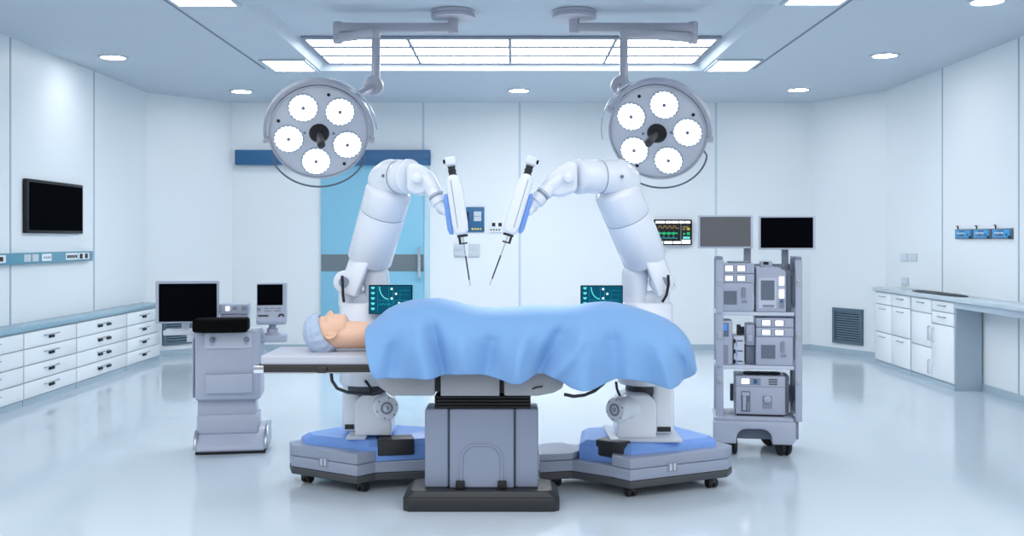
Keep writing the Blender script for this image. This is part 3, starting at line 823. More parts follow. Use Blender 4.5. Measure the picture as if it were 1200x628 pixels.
def screen_gfx(S, x0, y0, x1, y1, d):
    w, h = x1-x0, y1-y0
    q = lambda a,b,c,e: (x0+a*w,y0+b*h,x0+c*w,y0+e*h)
    m = MB()
    for k in range(5):
        yy = .06+.18*k; a = q(.06,yy,.14,yy+.09)
        p = [(a[0],a[1]),(a[2],a[1]),(a[2],a[1]+(a[3]-a[1])*.55),((a[0]+a[2])/2,a[3]),(a[0],a[1]+(a[3]-a[1])*.55)]
        m.prism([(X(u_,d),Z(v_,d)) for u_,v_ in p],(0,d-.004,0),(1,0,0),(0,0,1),(0,-1,0),0,.002)
    build('heart_icons', m, 'scr_cyan', S)
    pts = [(x0+w*(.25+.2*(1-math.cos(a))),y0+h*(.06+.42*math.sin(a))) for a in [PI/2*i/10 for i in range(11)]]
    build('curve', MB().tube([P(a,b,d-.005) for a,b in pts],.003,6), 'scr_cyan', S)
    pts = [(x0+w*(.22+.02*i),y0+h*(.66+.05*math.sin(i*1.9))) for i in range(16)]
    build('curve', MB().tube([P(a,b,d-.005) for a,b in pts],.002,6), 'scr_mid', S)
    m = MB()
    for a,b in ((.53,.13),(.63,.3),(.53,.46),(.7,.62),(.6,.78)):
        c = P(x0+w*a,y0+h*b,d-.004); m.cyl(c,c+V((0,-.003,0)),.007,n=12)
    build('markers', m, 'scr_pale', S)
    m = MB()
    for r in (q(.2,.05,.207,.95),(q(.46,.05,.467,.95)),q(.2,.52,.9,.535),q(.7,.18,.94,.19),q(.7,.34,.94,.345),q(.72,.22,.725,.5),q(.5,.6,.94,.61),q(.56,.15,.57,.75)): m.fb(*r,d-.004,.002)
    build('grid_lines', m, 'scr_mid', S)

def robot(sp, lb):
    base = sp['plan']; cx = sum(p[0] for p in base)/len(base); cy = sum(p[1] for p in base)/len(base)
    T = thing('surgical_robot', lb, 'robot', (cx,cy,0), 'surgical robots behind the operating table')
    build('skirt', MB().plan(base,.062,.105), 'robot_skirt', T, .006, smooth=22)
    build('chassis', MB().plan(base,.107,.172), 'robot_grey', T, .006, smooth=22)
    for poly, z in sp['outriggers']: build('outrigger', MB().plan(poly,.174,z), 'robot_grey', T, .008, smooth=22)
    build('deck', MB().plan(sp['deck'],.172,.262).plan(sp['deck'],.262,.29,.05), 'robot_blue', T, .004, smooth=22, label='blue deck cover')
    A, B = sp['mark']; A, B = V((*A,0)), V((*B,0)); w = (B-A).normalized(); nn = V((w.y,-w.x,0))
    mid = (B-A).length*sp['markt']
    pb = MB().prism([(mid-.035,.135),(mid+.035,.135),(mid+.035,.19),(mid-.035,.19)],A,w,(0,0,1),nn,0,.003)
    pb = build('port_plate', pb, 'plastic_dark', T)
    for s in (-1,1): build('port_slot', MB().prism([(mid+s*.014-.006,.143),(mid+s*.014+.006,.143),(mid+s*.014+.006,.183),(mid+s*.014-.006,.183)],A,w,(0,0,1),nn,.003,.006), 'plastic_light', pb)
    for (x,y,a) in sp['casters']: caster(x,y,T,.066,a,.031,.024)
    # control box
    c0, c1, dp = sp['cbox']; c0, c1 = V((*c0,0)), V((*c1,0)); w = (c1-c0).normalized(); bk = V((-w.y,w.x,0))
    cb = MB().prism([(0,0),((c1-c0).length,0),((c1-c0).length,dp),(0,dp)],c0,w,bk,(0,0,1),.205,.302)
    build('control_box', cb, 'charcoal', T, .008)
    # pedestal, motor, column
    x0,x1,yt,pd = sp['block']
    zt = Z(yt,pd); 
    build('pedestal_foot', MB().bx(X(x0,pd)-.05,X(sp['colx'][1],pd)+.04,pd-.04,pd+.42,.29,.312), 'plastic_light', T, .006)
    m = MB(); bw = X(x1,pd)-X(x0,pd)
    pr = [(X(x0,pd),.31),(X(x1,pd),.31),(X(x1,pd),zt-.0)]
    r = .07; cxp = X(x0,pd)+r if sp['side'] > 0 else X(x0,pd)+r
    pr = [(X(x0,pd),.31),(X(x1,pd),.31)]
    pr += [(X(x1,pd)-r*(1-math.cos(a)),zt-r*(1-math.sin(a))) for a in [PI/2*i/6 for i in range(7)]]
    pr += [(X(x0,pd)+r*(1-math.sin(a)),zt-r*(1-math.cos(a))) for a in [PI/2*i/6 for i in range(7)]]
    m.prism(pr,(0,pd,0),(1,0,0),(0,0,1),(0,1,0),0,.28)
    build('pedestal', m, 'robot_white', T, .008)
    mc = P(*sp['motor'],pd-.06); ax = V(sp['maxis']).normalized()
    R = .075
    mt = build('motor', MB().lathe(mc-ax*.2,ax,[(R*.9,0),(R*.92,.12),(R*.98,.135),(R,.15),(R,.195),(R*.9,.205),(0,.207)],32), 'robot_white', T)
    build('motor_ring', MB().lathe(mc+ax*.004,ax,[(R*.34,0),(R*.5,0),(R*.5,.006),(R*.34,.006),(R*.34,0)],28,cap=False), 'plastic_dark', mt)
    build('motor_hub', MB().lathe(mc+ax*.004,ax,[(R*.2,0),(R*.2,.008),(0,.01)],20), 'steel', mt)
    _,u_,v_ = MB().basis(ax)
    for k in range(6):
        a = PI/3*k+.3; q = mc+(u_*math.cos(a)+v_*math.sin(a))*R*.82
        build('bolt', MB().cyl(q,q+ax*.006,.006,n=8), 'plastic_dark', mt)
    a0,a1 = sp['colx']; cd = pd+.1
    build('column', MB().bx(X(a0,cd),X(a1,cd),cd,cd+.24,.31,Z(448,cd)), 'robot_white', T, .035, 4)
    build('column_slot', MB().bx(X(sp['slot'][0],cd),X(sp['slot'][1],cd),cd-.004,cd,.33,.36), 'charcoal', T, .004)
    tx, td = sp['turret']; tc = V((X(tx,td),td,0)); TR = .168
    zb, zt2 = Z(449,td), Z(354,td)
    build('turret', MB().lathe(tc+V((0,0,zb)),(0,0,1),[(TR-.012,0),(TR,.012),(TR,zt2-zb-.012),(TR-.012,zt2-zb)],48), 'robot_white', T)
    build('turret_ring', MB().lathe(tc+V((0,0,zb-.06)),(0,0,1),[(TR*.62,0),(TR*.72,.01),(TR*.72,.06)],36), 'dark_grey', T)
    build('joint_cable', MB().tube([P(a,b,td-.17) for a,b in sp['hose']],.008,8), 'rubber', T)
    # shoulder links
    f0, f1 = sp['fork']; fm = MB(); q0, q1 = P(*f0,td), P(*f1,td-.02)
    fm.capsule(q0,q1,.08,.08); build('shoulder_link', fm, 'robot_white', T)
    j = P(*sp['knuckle'],td-.06)
    sh = build('shoulder_joint', MB().lathe(j+V((0,-.09,0)),(0,1,0),[(.03,0),(.062,.004),(.07,.02),(.07,.17),(.05,.18)],32), 'robot_white', T)
    build('joint_cap', MB().lathe(j+V((0,-.096,0)),(0,1,0),[(.0,0),(.03,.001),(.034,.008)],24), 'robot_grey', sh)
    kb = P(sp['knuckle'][0],356,td-.02)
    build('shoulder_bracket', MB().capsule(j+V((0,.02,0)),kb,.052,.05), 'robot_white', T)
    build('shoulder_base', MB().capsule(P(sp['fork'][0][0],350,td),P(sp['knuckle'][0],350,td),.05,.05), 'robot_white', T)
    build('hose', MB().tube([P(a,b,td-.185) for a,b in sp['cable']],.0085,8), 'rubber', T)
    # upper arm: cylinder split by a seam, stepped at the bottom
    s0, s1 = sp['arm']; dA, dB = td-.02, sp['elbd']
    pA, pB = P(*s0,dA), P(*s1,dB); ax = (pB-pA).normalized(); Ln = (pB-pA).length; ra = .138
    k = sp['seam']
    build('upper_arm', MB().lathe(pA,ax,[(ra*.94,0),(ra*1.0,.012),(ra*1.0,Ln*k-.004),(ra*.985,Ln*k)],48), 'robot_white', T)
    build('upper_arm_collar', MB().lathe(pA+ax*(Ln*k),ax,[(ra*.985,.001),(ra*1.0,.006),(ra*1.0,Ln*(1-k)-.02),(ra*.95,Ln*(1-k)+.0),(ra*.6,Ln*(1-k)+.02)],48), 'robot_white', T)
    build('seam_ring', MB().lathe(pA+ax*(Ln*k-.003),ax,[(ra*.99,0),(ra*.99,.007)],48), 'slate', T)
    # lower outer half shell continuing to the shoulder joint
    sx = sp['side']
    lo = P(*sp['armlow'],dA-.02)
    side_v = ax.cross(V((0,1,0))).normalized(); side_v = side_v if side_v.x*sx > 0 else -side_v
    m = MB(); rr = []
    for h in (-.0,1.0):
        c0_ = pA.lerp(lo,1-h)
        ring = []
        for i in range(17):
            a = -PI/2+PI*i/16
            ring.append(m.bm.verts.new(c0_+side_v*(ra*.99*math.cos(a)-.02)+V((0,1,0))*(ra*.99*math.sin(a))+ax*(.02 if h else 0)))
        rr.append(ring)
    m.skin(rr); build('arm_shell', m, 'robot_white', T, .01)
    # elbow
    e0, e1 = sp['elbow']; pe0, pe1 = P(*e0,dB), P(*e1,dB-.03)
    build('elbow', MB().capsule(pe0,pe1,.106,.104,36,10), 'robot_white', T)
    bc = P(*sp['dot'],dB-.145); build('elbow_bolt', MB().cyl(bc+V((0,-.004,0)),bc+V((0,.03,0)),.01,n=14), 'slate', T)
    # forearm
    f0 = pe1; f1 = P(*sp['fore'],sp['fored']); fx = (f1-f0); FL = fx.length; fx.normalize(); rf = .1
    build('forearm', MB().lathe(f0,fx,[(rf,0),(rf*1.02,.06),(rf*1.02,FL*.45),(rf*.98,FL*.455),(rf*1.0,FL*.47),(rf*1.0,FL-.035),(rf*.96,FL-.03),(rf*.96,FL-.02),(rf*1.03,FL-.016),(rf*1.03,FL),(rf*.9,FL+.008)],40), 'robot_white', T)
    build('seam_ring', MB().lathe(f0+fx*(FL*.45),fx,[(rf*1.01,0),(rf*1.01,.005)],40), 'slate_dark', T)
    # wrist chain
    wp = [P(x,y,dz) for x,y,dz in sp['wrist']]
    yd = sp['fored']-.1
    build('wrist_yoke', MB().prism([(X(a,yd),Z(b,yd)) for a,b in sp['yokepoly']],(0,yd,0),(1,0,0),(0,0,1),(0,1,0),0,.19), 'robot_white', T, .026, 4)
    ya = (wp[0]-f1).normalized(); 
    yc = f1.lerp(wp[0],.55)
    build('yoke_cap', MB().lathe(yc+V((0,-.116,0)),(0,1,0),[(0,0),(.026,.002),(.03,.006),(.03,.05)],32), 'robot_white', T)
    build('wrist', MB().capsule(wp[0],wp[1],.062,.048,28,8), 'robot_white', T)
    wa = (wp[2]-wp[1]).normalized(); WL_ = (wp[2]-wp[1]).length
    pf = [(.043,0),(.048,.006),(.048,WL_*.3),(.038,WL_*.33),(.038,WL_*.45),(.045,WL_*.48),(.045,WL_*.75),(.034,WL_*.8),(.034,WL_+.01)]
    wr = build('wrist_roll', MB().lathe(wp[1],wa,pf,28), 'robot_white', T)
    build('wrist_clamp', MB().lathe(wp[1]+wa*WL_*.36,wa,[(.04,0),(.0425,.004),(.0425,.012),(.04,.016)],28), 'plastic_dark', wr)
    # instrument: carriage + body + camera + needle
    i0, i1 = P(*sp['inst'][0],sp['instd']), P(*sp['inst'][1],sp['instd'])
    ia = (i1-i0).normalized(); il = (i1-i0).length
    out = V((0,1,0)).cross(ia).normalized(); out = out if out.x*sx > 0 else -out
    hw = .044; bdp = .05
    pr = [(-hw*.45,0),(hw*.5,0),(hw*.95,.03),(hw,.07),(hw,il-.06),(hw*.8,il-.012),(hw*.5,il),(-hw*.55,il),(-hw*.9,il-.02),(-hw,il-.06),(-hw,.08),(-hw*.75,.02)]
    m = MB().prism(pr,i0,out,ia,(0,1,0),-bdp,bdp)
    ib = build('instrument_body', m, 'robot_white', T, .016, 3)
    build('guide_groove', MB().prism([(hw*.28,.03),(hw*.34,.03),(hw*.34,il-.04),(hw*.28,il-.04)],i0,out,ia,(0,-1,0),bdp-.002,bdp+.002), 'slate', ib)
    cs = sp['carr']; c0_ = i0+out*(hw+.018)
    build('carriage', MB().prism([(-.018,cs[0]),(.0,cs[0]),(.01,cs[0]+.04),(.012,cs[1]-.03),(.002,cs[1]),(-.018,cs[1])],c0_,out,ia,(0,1,0),-.035,.045), 'blue_plastic', T, .008, label='blue instrument carriage')
    lk = c0_+ia*((cs[0]+cs[1])*.45)
    build('carriage_link', MB().capsule(wp[2],lk+out*.005,.036,.03,20), 'robot_white', T)
    cap = i0-ia*.045
    build('coupling', MB().lathe(i0+ia*.01,-ia,[(.02,0),(.024,.01),(.02,.02),(.024,.03),(.02,.045),(.024,.06)],20), 'charcoal', T)
    hd = i0-ia*.08
    rotm = Matrix((out,V((0,1,0)),-ia)).transposed()
    cm = build('camera_head', MB().box(hd+out*.008*0,(.062,.06,.05),rotm), 'robot_white', T, .01)
    lens = hd+out*.034+V((0,-.012,0))
    if sx < 0: lens = hd-out*-.034+V((0,-.012,0))
    build('lens', MB().cyl(lens-out*.01,lens+out*.008,.012,n=18), 'black_gloss', cm)
    # holder under the body
    e = i1-out*hw*.1
    m = MB(); m.prism([(-.03,0),(.03,0),(.03,.014),(-.03,.014)],e,out,ia,(0,1,0),-.02,.02)
    m.prism([(.012,.014),(.026,.014),(.026,.055),(.012,.055)],e,out,ia,(0,1,0),-.015,.015)
    m.prism([(-.022,.046),(.012,.046),(.012,.055),(-.022,.055)],e,out,ia,(0,1,0),-.015,.015)
    build('needle_holder', m, 'charcoal', T, .003)
    nd = P(*sp['tip'],sp['instd']); n0 = e+ia*.0
    ndir = (nd-n0).normalized(); nl = (nd-n0).length
    ne = build('needle', MB().cyl(n0,nd,.0035,.0028,n=10), 'steel', T)
    build('needle_sleeve', MB().cyl(n0+ndir*nl*.42,n0+ndir*nl*.88,.0042,.0038,n=10), 'black_matte', ne)
    # screen on a bracket
    a,b,c_,e_ = sp['screen']; sd = sp['screend']
    cs_ = build('monitor', MB().fb(a,b,c_,e_,sd,.03), 'black_gloss', T, .004)
    build('screen', MB().fb(a+.8,b+.8,c_-.8,e_-.8,sd-.002,.002), 'scr_teal', cs_)
    screen_gfx(cs_,a,b,c_,e_,sd)
    mid = P((a+c_)/2,(b+e_)/2+4,sd+.03)
    build('monitor_arm', MB().tube([mid,mid+V((0,.06,0)),V((tc.x+sp['armoff'],td-TR*.8,mid.z-.06))],.014,10), 'robot_grey', T)
    return T
K = 1.0563
# right robot
A,B,B2,C,Dd,E,Fp,G,P0 = (.681,5.884),(1.30,6.18),(1.352,6.29),(1.08,6.82),(.35,6.62),(.14,6.42),(.165,6.10),(.363,6.148),(.584,5.985)
robot(dict(side=1, plan=[A,B,B2,C,Dd,E,Fp,G,P0],
  outriggers=[([A,B,B2,(1.26,6.42),(.60,6.10),P0],.236),([Fp,G,(.45,6.3),(.3,6.5),(.15,6.4)],.215)],
  deck=[(.405,6.17),(.60,6.07),(.70,5.985),(1.24,6.235),(1.26,6.33),(1.03,6.74),(.45,6.6)],
  mark=(A,B), markt=.42, casters=[(.70,5.955,.4),(1.21,6.16,.4),(.27,6.2,.4),(1.04,6.68,.4)],
  cbox=((.50,6.125),(.65,6.01),.15), block=(724,769,463,6.12), motor=(721,480), maxis=(-.72,-.7,0), colx=(765,791), slot=(770,786),
  turret=(756,6.35), fork=((743,352),(744,322)), knuckle=(775,330), cable=[(783,322),(783.5,333),(781,346),(776,354)], hose=[(722,447),(723,456),(727,465)],
  arm=((756.5,305),(722,222)), elbd=6.15, seam=.62, armlow=(772,346), elbow=((730,212),(724,207)), dot=(729,207), fore=(677,207), fored=6.0,
  yokepoly=[(677,190),(666,189),(655,194),(642,204),(637,213),(641,224),(652,231),(664,229),(677,223)], wrist=[(655,211,5.95),(644,219,5.93),(623,242,5.9)], inst=((618,204),(597,274)), instd=5.82, carr=(.1,.335), tip=(574,334),
  screen=(680.5,334.5,730,367), screend=6.12, armoff=-.05),
  'white surgical robot arm on a blue deck standing nearest the equipment trolley')
A,B,B2,C,Dd,E,Fp,G,P0 = (-.908,6.0),(-1.35,6.274),(-1.39,6.40),(-1.02,6.88),(-.4,6.68),(-.2,6.48),(-.27,6.2),(-.52,6.157),(-.815,6.095)
robot(dict(side=-1, plan=[A,P0,G,Fp,E,Dd,C,B2,B],
  outriggers=[([A,P0,(-.80,6.2),(-1.3,6.5),B2,B],.236),([G,Fp,(-.25,6.4),(-.4,6.5),(-.55,6.3)],.2)],
  deck=[(-.86,6.09),(-.52,6.19),(-.33,6.24),(-.4,6.58),(-1.0,6.78),(-1.32,6.42),(-1.28,6.32)],
  mark=(B,A), markt=.5, casters=[(-.90,6.075,-.5),(-1.27,6.30,-.5),(-.42,6.25,-.4),(-1.0,6.75,-.4)],
  cbox=((-.80,6.10),(-.585,6.14),.15), block=(416,458,463,6.2), motor=(453,478), maxis=(.35,-.94,0), colx=(400,422), slot=(404,415),
  turret=(430,6.35), fork=((443,352),(441,322)), knuckle=(406,330), cable=[(401,323),(401.5,334),(402,346),(403,354)], hose=[(428,446),(434,454),(436,463)],
  arm=((433,305),(456,222)), elbd=6.15, seam=.68, armlow=(417,346), elbow=((452,212),(458,207)), dot=(449,206), fore=(480,207), fored=6.0,
  yokepoly=[(476,191),(487,190),(498,195),(506,205),(504,217),(497,227),(487,229),(476,223)], wrist=[(499,212,5.95),(507,222,5.93),(518,244,5.9)], inst=((530.5,205),(541,275)), instd=5.82, carr=(.1,.335), tip=(551,335),
  screen=(432,334,483,368), screend=6.12, armoff=.05),
  'white surgical robot arm on a blue deck standing in front of the blue door')

# ------------------------------------------------------------------ left console
d = 7.12
T = thing('console_cart','pale console cart with black padded armrest and stepped column','console',P(269,534,d+.2))
fx0, fx1 = X(227,d), X(312,d)
m = MB(); pf = [(.0,.02),(.0,.05),(.04,.085),(.14,.15),(.2,.16),(.42,.16),(.44,.15),(.44,.02)]
m.prism(pf,(fx0,d,0),(0,1,0),(0,0,1),(1,0,0),.02,fx1-fx0-.02)
build('foot', m, 'plastic', T, .02, 3)
for x in (fx0,fx1-.025):
    build('foot_side', MB().prism([(.02,.03),(.03,.09),(.1,.155),(.2,.17),(.4,.17),(.4,.03)],(x,d,0),(0,1,0),(0,0,1),(1,0,0),0,.025), 'steel', T, .008)
build('foot_base', MB().bx(fx0+.015,fx1-.015,d+.02,d+.42,0,.022), 'rubber', T, .004)
dc = d+.1
build('lower_column', MB().fb(234.5,486,304.5,508,dc,.24), 'plastic', T, .008)
build('middle_column', MB().fb(236,468,302,487,dc+.02,.2), 'plastic', T, .004)
db = d+.06
build('body', MB().fb(231,389,306,469,db,.34), 'plastic', T, .02, 3)
build('side_rail', MB().fb(230,396,232,466,db+.06,.12), 'plastic', T, .006)
up = build('upper_panel', MB().fb(242.5,390,296,408.2,db-.006,.008), 'plastic_light', T, .002)
for x in (251,290):
    c = P(x,398,db-.006); build('knob', MB().lathe(c,(0,-1,0),[(.02,0),(.02,.01),(.012,.014),(.012,.03),(.0,.032)],16), 'plastic_dark', up)
    c = P(x,402,db-.006); build('knob', MB().lathe(c,(0,-1,0),[(.014,0),(.014,.01),(0,.012)],16), 'plastic', up)
build('panel', MB().fb(242.5,409,296,438,db-.004,.006), 'plastic', T, .002)
build('drawer', MB().fb(242.5,438.5,296,461,db-.03,.032), 'plastic', T, .004)
build('armrest', MB().fb(223.5,374,286.5,389.7,d-.1,.2), 'black_pad', T, .02, 3, label='black padded armrest')
for y in (409,413): build('side_peg', MB().cyl(P(305.5,y,db+.1),P(310,y,db+.1),.012,n=12), 'plastic', T)
sf = build('shelf_arm', MB().fb(199,386.5,236,392,db+.12,.16), 'plastic_light', T, .004)
build('shelf_arm', MB().fb(305,394,338,402,db+.08,.2), 'plastic', T, .004)
build('shelf_post', MB().fb(225,392,234,400,db+.1,.15), 'plastic_light', T, .004)
build('top_deck', MB().fb(232,387.5,305,390.5,db+.02,.3), 'plastic_light', T, .003)
dm = db+.16
T = thing('computer_monitor','flat grey framed monitor standing on the console cart shelf','monitor',P(222,386.5,dm))
build('casing', MB().fb(191.5,329,262.5,378,dm,.05), 'plastic', T, .006)
build('screen', MB().fb(195.2,332,260.2,376,dm-.003,.004), 'black_gloss', T)
build('neck', MB().fb(222,376,230,387,dm+.05,.03).bx(X(222,dm),X(230,dm),dm+.03,dm+.08,Z(377,dm),Z(372,dm)), 'plastic_light', T, .004)
build('stand_foot', MB().bx(X(214,dm),X(236,dm),dm,dm+.11,Z(386.4,dm+.08),Z(386.4,dm+.08)+.012), 'plastic_light', T, .003)
dv = db+.2
zt_deck = Z(387.5,db+.02)
T = thing('recorder_unit','stacked recorder unit with small display behind the black armrest','device',V((X(280,dv),dv+.1,zt_deck)))
m1 = MB().bx(X(265,dv),X(297,dv),dv,dv+.2,zt_deck,Z(368.5,dv)); build('casing', m1, 'plastic', T, .004)
build('casing', MB().bx(X(263.5,dv),X(297,dv),dv-.01,dv+.2,Z(367.8,dv),Z(356.5,dv)), 'plastic', T, .004)
build('display', MB().fb(271,359,275.5,364,dv-.014,.005), 'disp_white', T)
build('display', MB().fb(279,359.5,284,363,dv-.014,.005), 'plastic_dark', T)
build('grille', MB().fb(289,359,295,364,dv-.013,.004), 'plastic_dark', T)
build('slot', MB().fb(266,370,295,370.8,dv-.003,.004), 'plastic_dark', T)
build('slot', MB().fb(266,374.5,295,375.2,dv-.003,.004), 'plastic_dark', T)
dv = db+.1; zs = Z(394,db+.08)
T = thing('vital_signs_monitor','small boxy bedside monitor with black screen on the cart side shelf','monitor',V((X(320,dv),dv+.1,zs)))
m = MB(); yf = [(.0,Z(332,dv)),(.0,Z(367,dv)),(-.03,Z(376,dv)),(-.02,Z(381,dv)),(.1,Z(381,dv)),(.16,Z(370,dv)),(.16,Z(332,dv))]
m.prism(yf,(X(304,dv),dv,0),(0,1,0),(0,0,1),(1,0,0),0,X(338,dv)-X(304,dv))
cs = build('casing', m, 'plastic', T, .012, 3)
build('screen', MB().fb(304.8,333.5,334,358,dv-.004,.006), 'black_gloss', T, .002)
for i in range(3): build('button', MB().fb(313+i*7,361,318+i*7,362.2,dv-.004,.005), 'plastic_dark', T)
for i in range(2): build('button', MB().fb(313+i*11,364,321+i*11,365.2,dv-.004,.005), 'plastic_dark', T)
c = P(306.5,362.5,dv); build('dial', MB().lathe(c,(0,-1,0),[(.014,0),(.012,.008),(0,.009)],16), 'plastic_dark', T)
build('slot', MB().fb(305,369.7,317,370.8,dv-.022,.02), 'black_matte', T)
build('latch', MB().tube([P(329,371.5,dv-.018),P(331,369,dv-.016),P(333.5,369,dv-.016),P(335,371.5,dv-.018)],.006,8), 'black_matte', T)
sc_ = V((X(321.5,dv),dv+.07,0))
build('stand', MB().lathe(sc_+V((0,0,zs)),(0,0,1),[(.055,0),(.055,.012),(.04,.016),(.038,.045),(.026,.05),(.022,Z(380,dv)-zs)],24), 'plastic', T)

# ------------------------------------------------------------------ right equipment trolley
d = 7.06
T = thing('equipment_trolley','tall grey equipment trolley with three shelves and two monitors','trolley',P(885,536,d+.2))
x0, x1 = X(836.7,d), X(931.5,d)
zb0, zb1 = Z(520.5,d), Z(494.5,d)
m = MB(); ar = [(X(863.5,d),zb0)]
a0, a1 = X(863.5,d), X(904.5,d); rr = .07; zc = Z(503,d)
pr = [(x0+.01,zb0),(a0,zb0)]+[(a0+rr-rr*math.cos(a),zc-rr+rr*math.sin(a)) for a in [PI/2*i/6 for i in range(7)]]
pr += [(a1-rr+rr*math.sin(a),zc-rr+rr*math.cos(a)) for a in [PI/2*i/6 for i in range(7)]]+[(a1,zb0),(x1-.025,zb0),(x1,zb0+.03),(x1,zb1),(x0,zb1),(x0,zb0+.02)]
m.prism(pr,(0,d,0),(1,0,0),(0,0,1),(0,1,0),0,.1)
build('base', m, 'plastic', T, .008)
build('base_tray', MB().bx(x0+.02,x1+.03,d+.1,d+.48,zb0+.02,zb1), 'plastic_dark', T, .01)
build('base_recess', MB().bx(a0-.02,a1+.02,d+.09,d+.11,zb0+.02,zc+.02), 'slate_dark', T)
for (px, dy, a) in ((856,.06,.1),(917,.06,.35),(894,.42,.9),(846,.42,-.2)):
    caster(X(px,d+dy),d+dy,T,zb0+.03,a,.065,.03)
build('bottom_shelf', MB().fb(837,489.5,928,494,d+.03,.4), 'plastic', T, .006)
ds = d+.05
sh1, sh2 = Z(365.6,ds), Z(428.5,ds)
for zz in (sh1,sh2): build('shelf', MB().bx(X(838.5,ds),X(928,ds),ds,ds+.36,zz-.026,zz), 'plastic_light', T, .005)
ztop = Z(304,ds)
for sx_, xa, xb, nm in ((-1,X(838,ds),X(847.5,ds),''),(1,X(929,ds),X(937.5,ds),'')):
    xo = xa if sx_ < 0 else xb
    xm = (xa+xb)/2
    m = MB()
    for y0 in (ds,ds+.33): m.bx(xa+.002,xb-.002,y0,y0+.035,zb1,ztop)
    build('side_post', m, 'plastic', T, .006)
    zz = zb1
    for za, zb_ in ((zb1+.03,sh2-.04),(sh2+.02,sh1-.04),(sh1+.02,ztop-.02)):
        build('side_panel', MB().bx(xm-.008,xm+.008,ds+.035,ds+.33,za,zb_), 'slate', T, .003)
    for za in (zb1+.25, sh2+.18, sh1+.18):
        build('side_bracket', MB().bx(xm-.016,xm+.016,ds-.006,ds+.05,za,za+.05), 'steel', T, .004)
    build('post_cap', MB().bx(xa+.006,xb-.006,ds-.006,ds+.37,ztop,ztop+.02), 'plastic_dark', T, .006)
build('rear_bar', MB().fb(846,450,919,470,ds+.34,.02), 'slate_dark', T)
build('rear_bar', MB().fb(846,309,919,318,ds+.34,.02), 'plastic_dark', T)
zc_ = Z(291,ds+.3)
for pa,pb in ((862.5,870.5),(905.5,913)):
    build('monitor_post', MB().bx(X(pa,ds+.3),X(pb,ds+.3),ds+.26,ds+.3,sh1,Z(285,ds+.3)), 'plastic_dark', T, .004)
    build('post_clamp', MB().bx(X(pa,ds+.3)-.01,X(pb,ds+.3)+.01,ds+.22,ds+.26,Z(280,ds+.3),Z(270,ds+.3)), 'plastic_dark', T, .003)
dm = ds+.17
def moni(a,b,c_,e_,scr,lb,yaw):
    T = thing('trolley_monitor',lb,'monitor',P((a+c_)/2,e_,dm+.03),'monitors on top of the trolley')
    cs = MB().fb(a,b,c_,e_,dm,.04); s_ = MB().fb(a+2.3,b+2,c_-2.6,e_-2.2,dm-.003,.005)
    o1 = build('casing', cs, 'plastic_light', T, .005); o2 = build('screen', s_, scr, T)
    T.rotation_euler = (0,0,yaw)
moni(813,252,876.5,291,'grey_screen','blank mid grey monitor above the trolley, on the robot side',math.radians(4))
moni(883.5,253,947.5,292.5,'black_gloss','glossy black monitor above the trolley, on the cabinet side',math.radians(-2))

def slim(px0,px1,z0,hgt,dd_,lb,caps=False):
    T = thing('slim_display_unit',lb,'device',V((X((px0+px1)/2,dd_),dd_+.13,z0)),'slim units with white displays')
    a,b = X(px0,dd_),X(px1,dd_)
    build('casing', MB().bx(a,b,dd_,dd_+.26,z0,z0+hgt), 'plastic', T, .006)
    for k in (.25,.6):
        build('display_bezel', MB().bx(a+(b-a)*(k-.12),a+(b-a)*(k+.17),dd_-.003,dd_+.001,z0+hgt*.2,z0+hgt*.8), 'plastic_dark', T)
        build('display', MB().bx(a+(b-a)*(k-.085),a+(b-a)*(k+.125),dd_-.006,dd_-.002,z0+hgt*.24,z0+hgt*.74), 'disp_white', T)
    if caps: build('top_cover', MB().bx(a+.06,b-.02,dd_+.03,dd_+.2,z0+hgt,z0+hgt+.012), 'plastic_dark', T, .005)
def bigunit(px0,px1,z0,z1,dd_,lb,kn=.72):
    T = thing('display_console_unit',lb,'device',V((X((px0+px1)/2,dd_),dd_+.13,z0)),'box units with grey screens')
    a,b = X(px0,dd_),X(px1,dd_); h = z1-z0
    build('casing', MB().bx(a,b,dd_,dd_+.27,z0,z1), 'plastic', T, .008)
    build('screen', MB().bx(a+(b-a)*.14,a+(b-a)*.52,dd_-.004,dd_+.001,z0+h*.25,z0+h*.72), 'slate_dark', T)
    for k in range(3):
        c = V((a+(b-a)*kn,dd_,z0+h*(.78-.12*k))); build('knob', MB().lathe(c,(0,-1,0),[(.016,0),(.014,.012),(0,.013)],14), 'plastic_dark', T)
    build('port', MB().bx(a+(b-a)*(kn-.06),a+(b-a)*(kn+.1),dd_-.003,dd_+.001,z0+h*.3,z0+h*.4), 'plastic_dark', T)
du = ds+.01
z0 = sh1; z1 = Z(331.5,du)
bigunit(842,881,z0,z1,du,'grey box unit with small screen on the top shelf')
z2 = Z(320.5,du); slim(842.5,882.5,z1+.001,z2-z1-.003,du,'slim white display unit lying directly on the top shelf box')
slim(842.5,882.5,z2,Z(308.5,du)-z2,du,'topmost slim white display unit above the top shelf box',True)
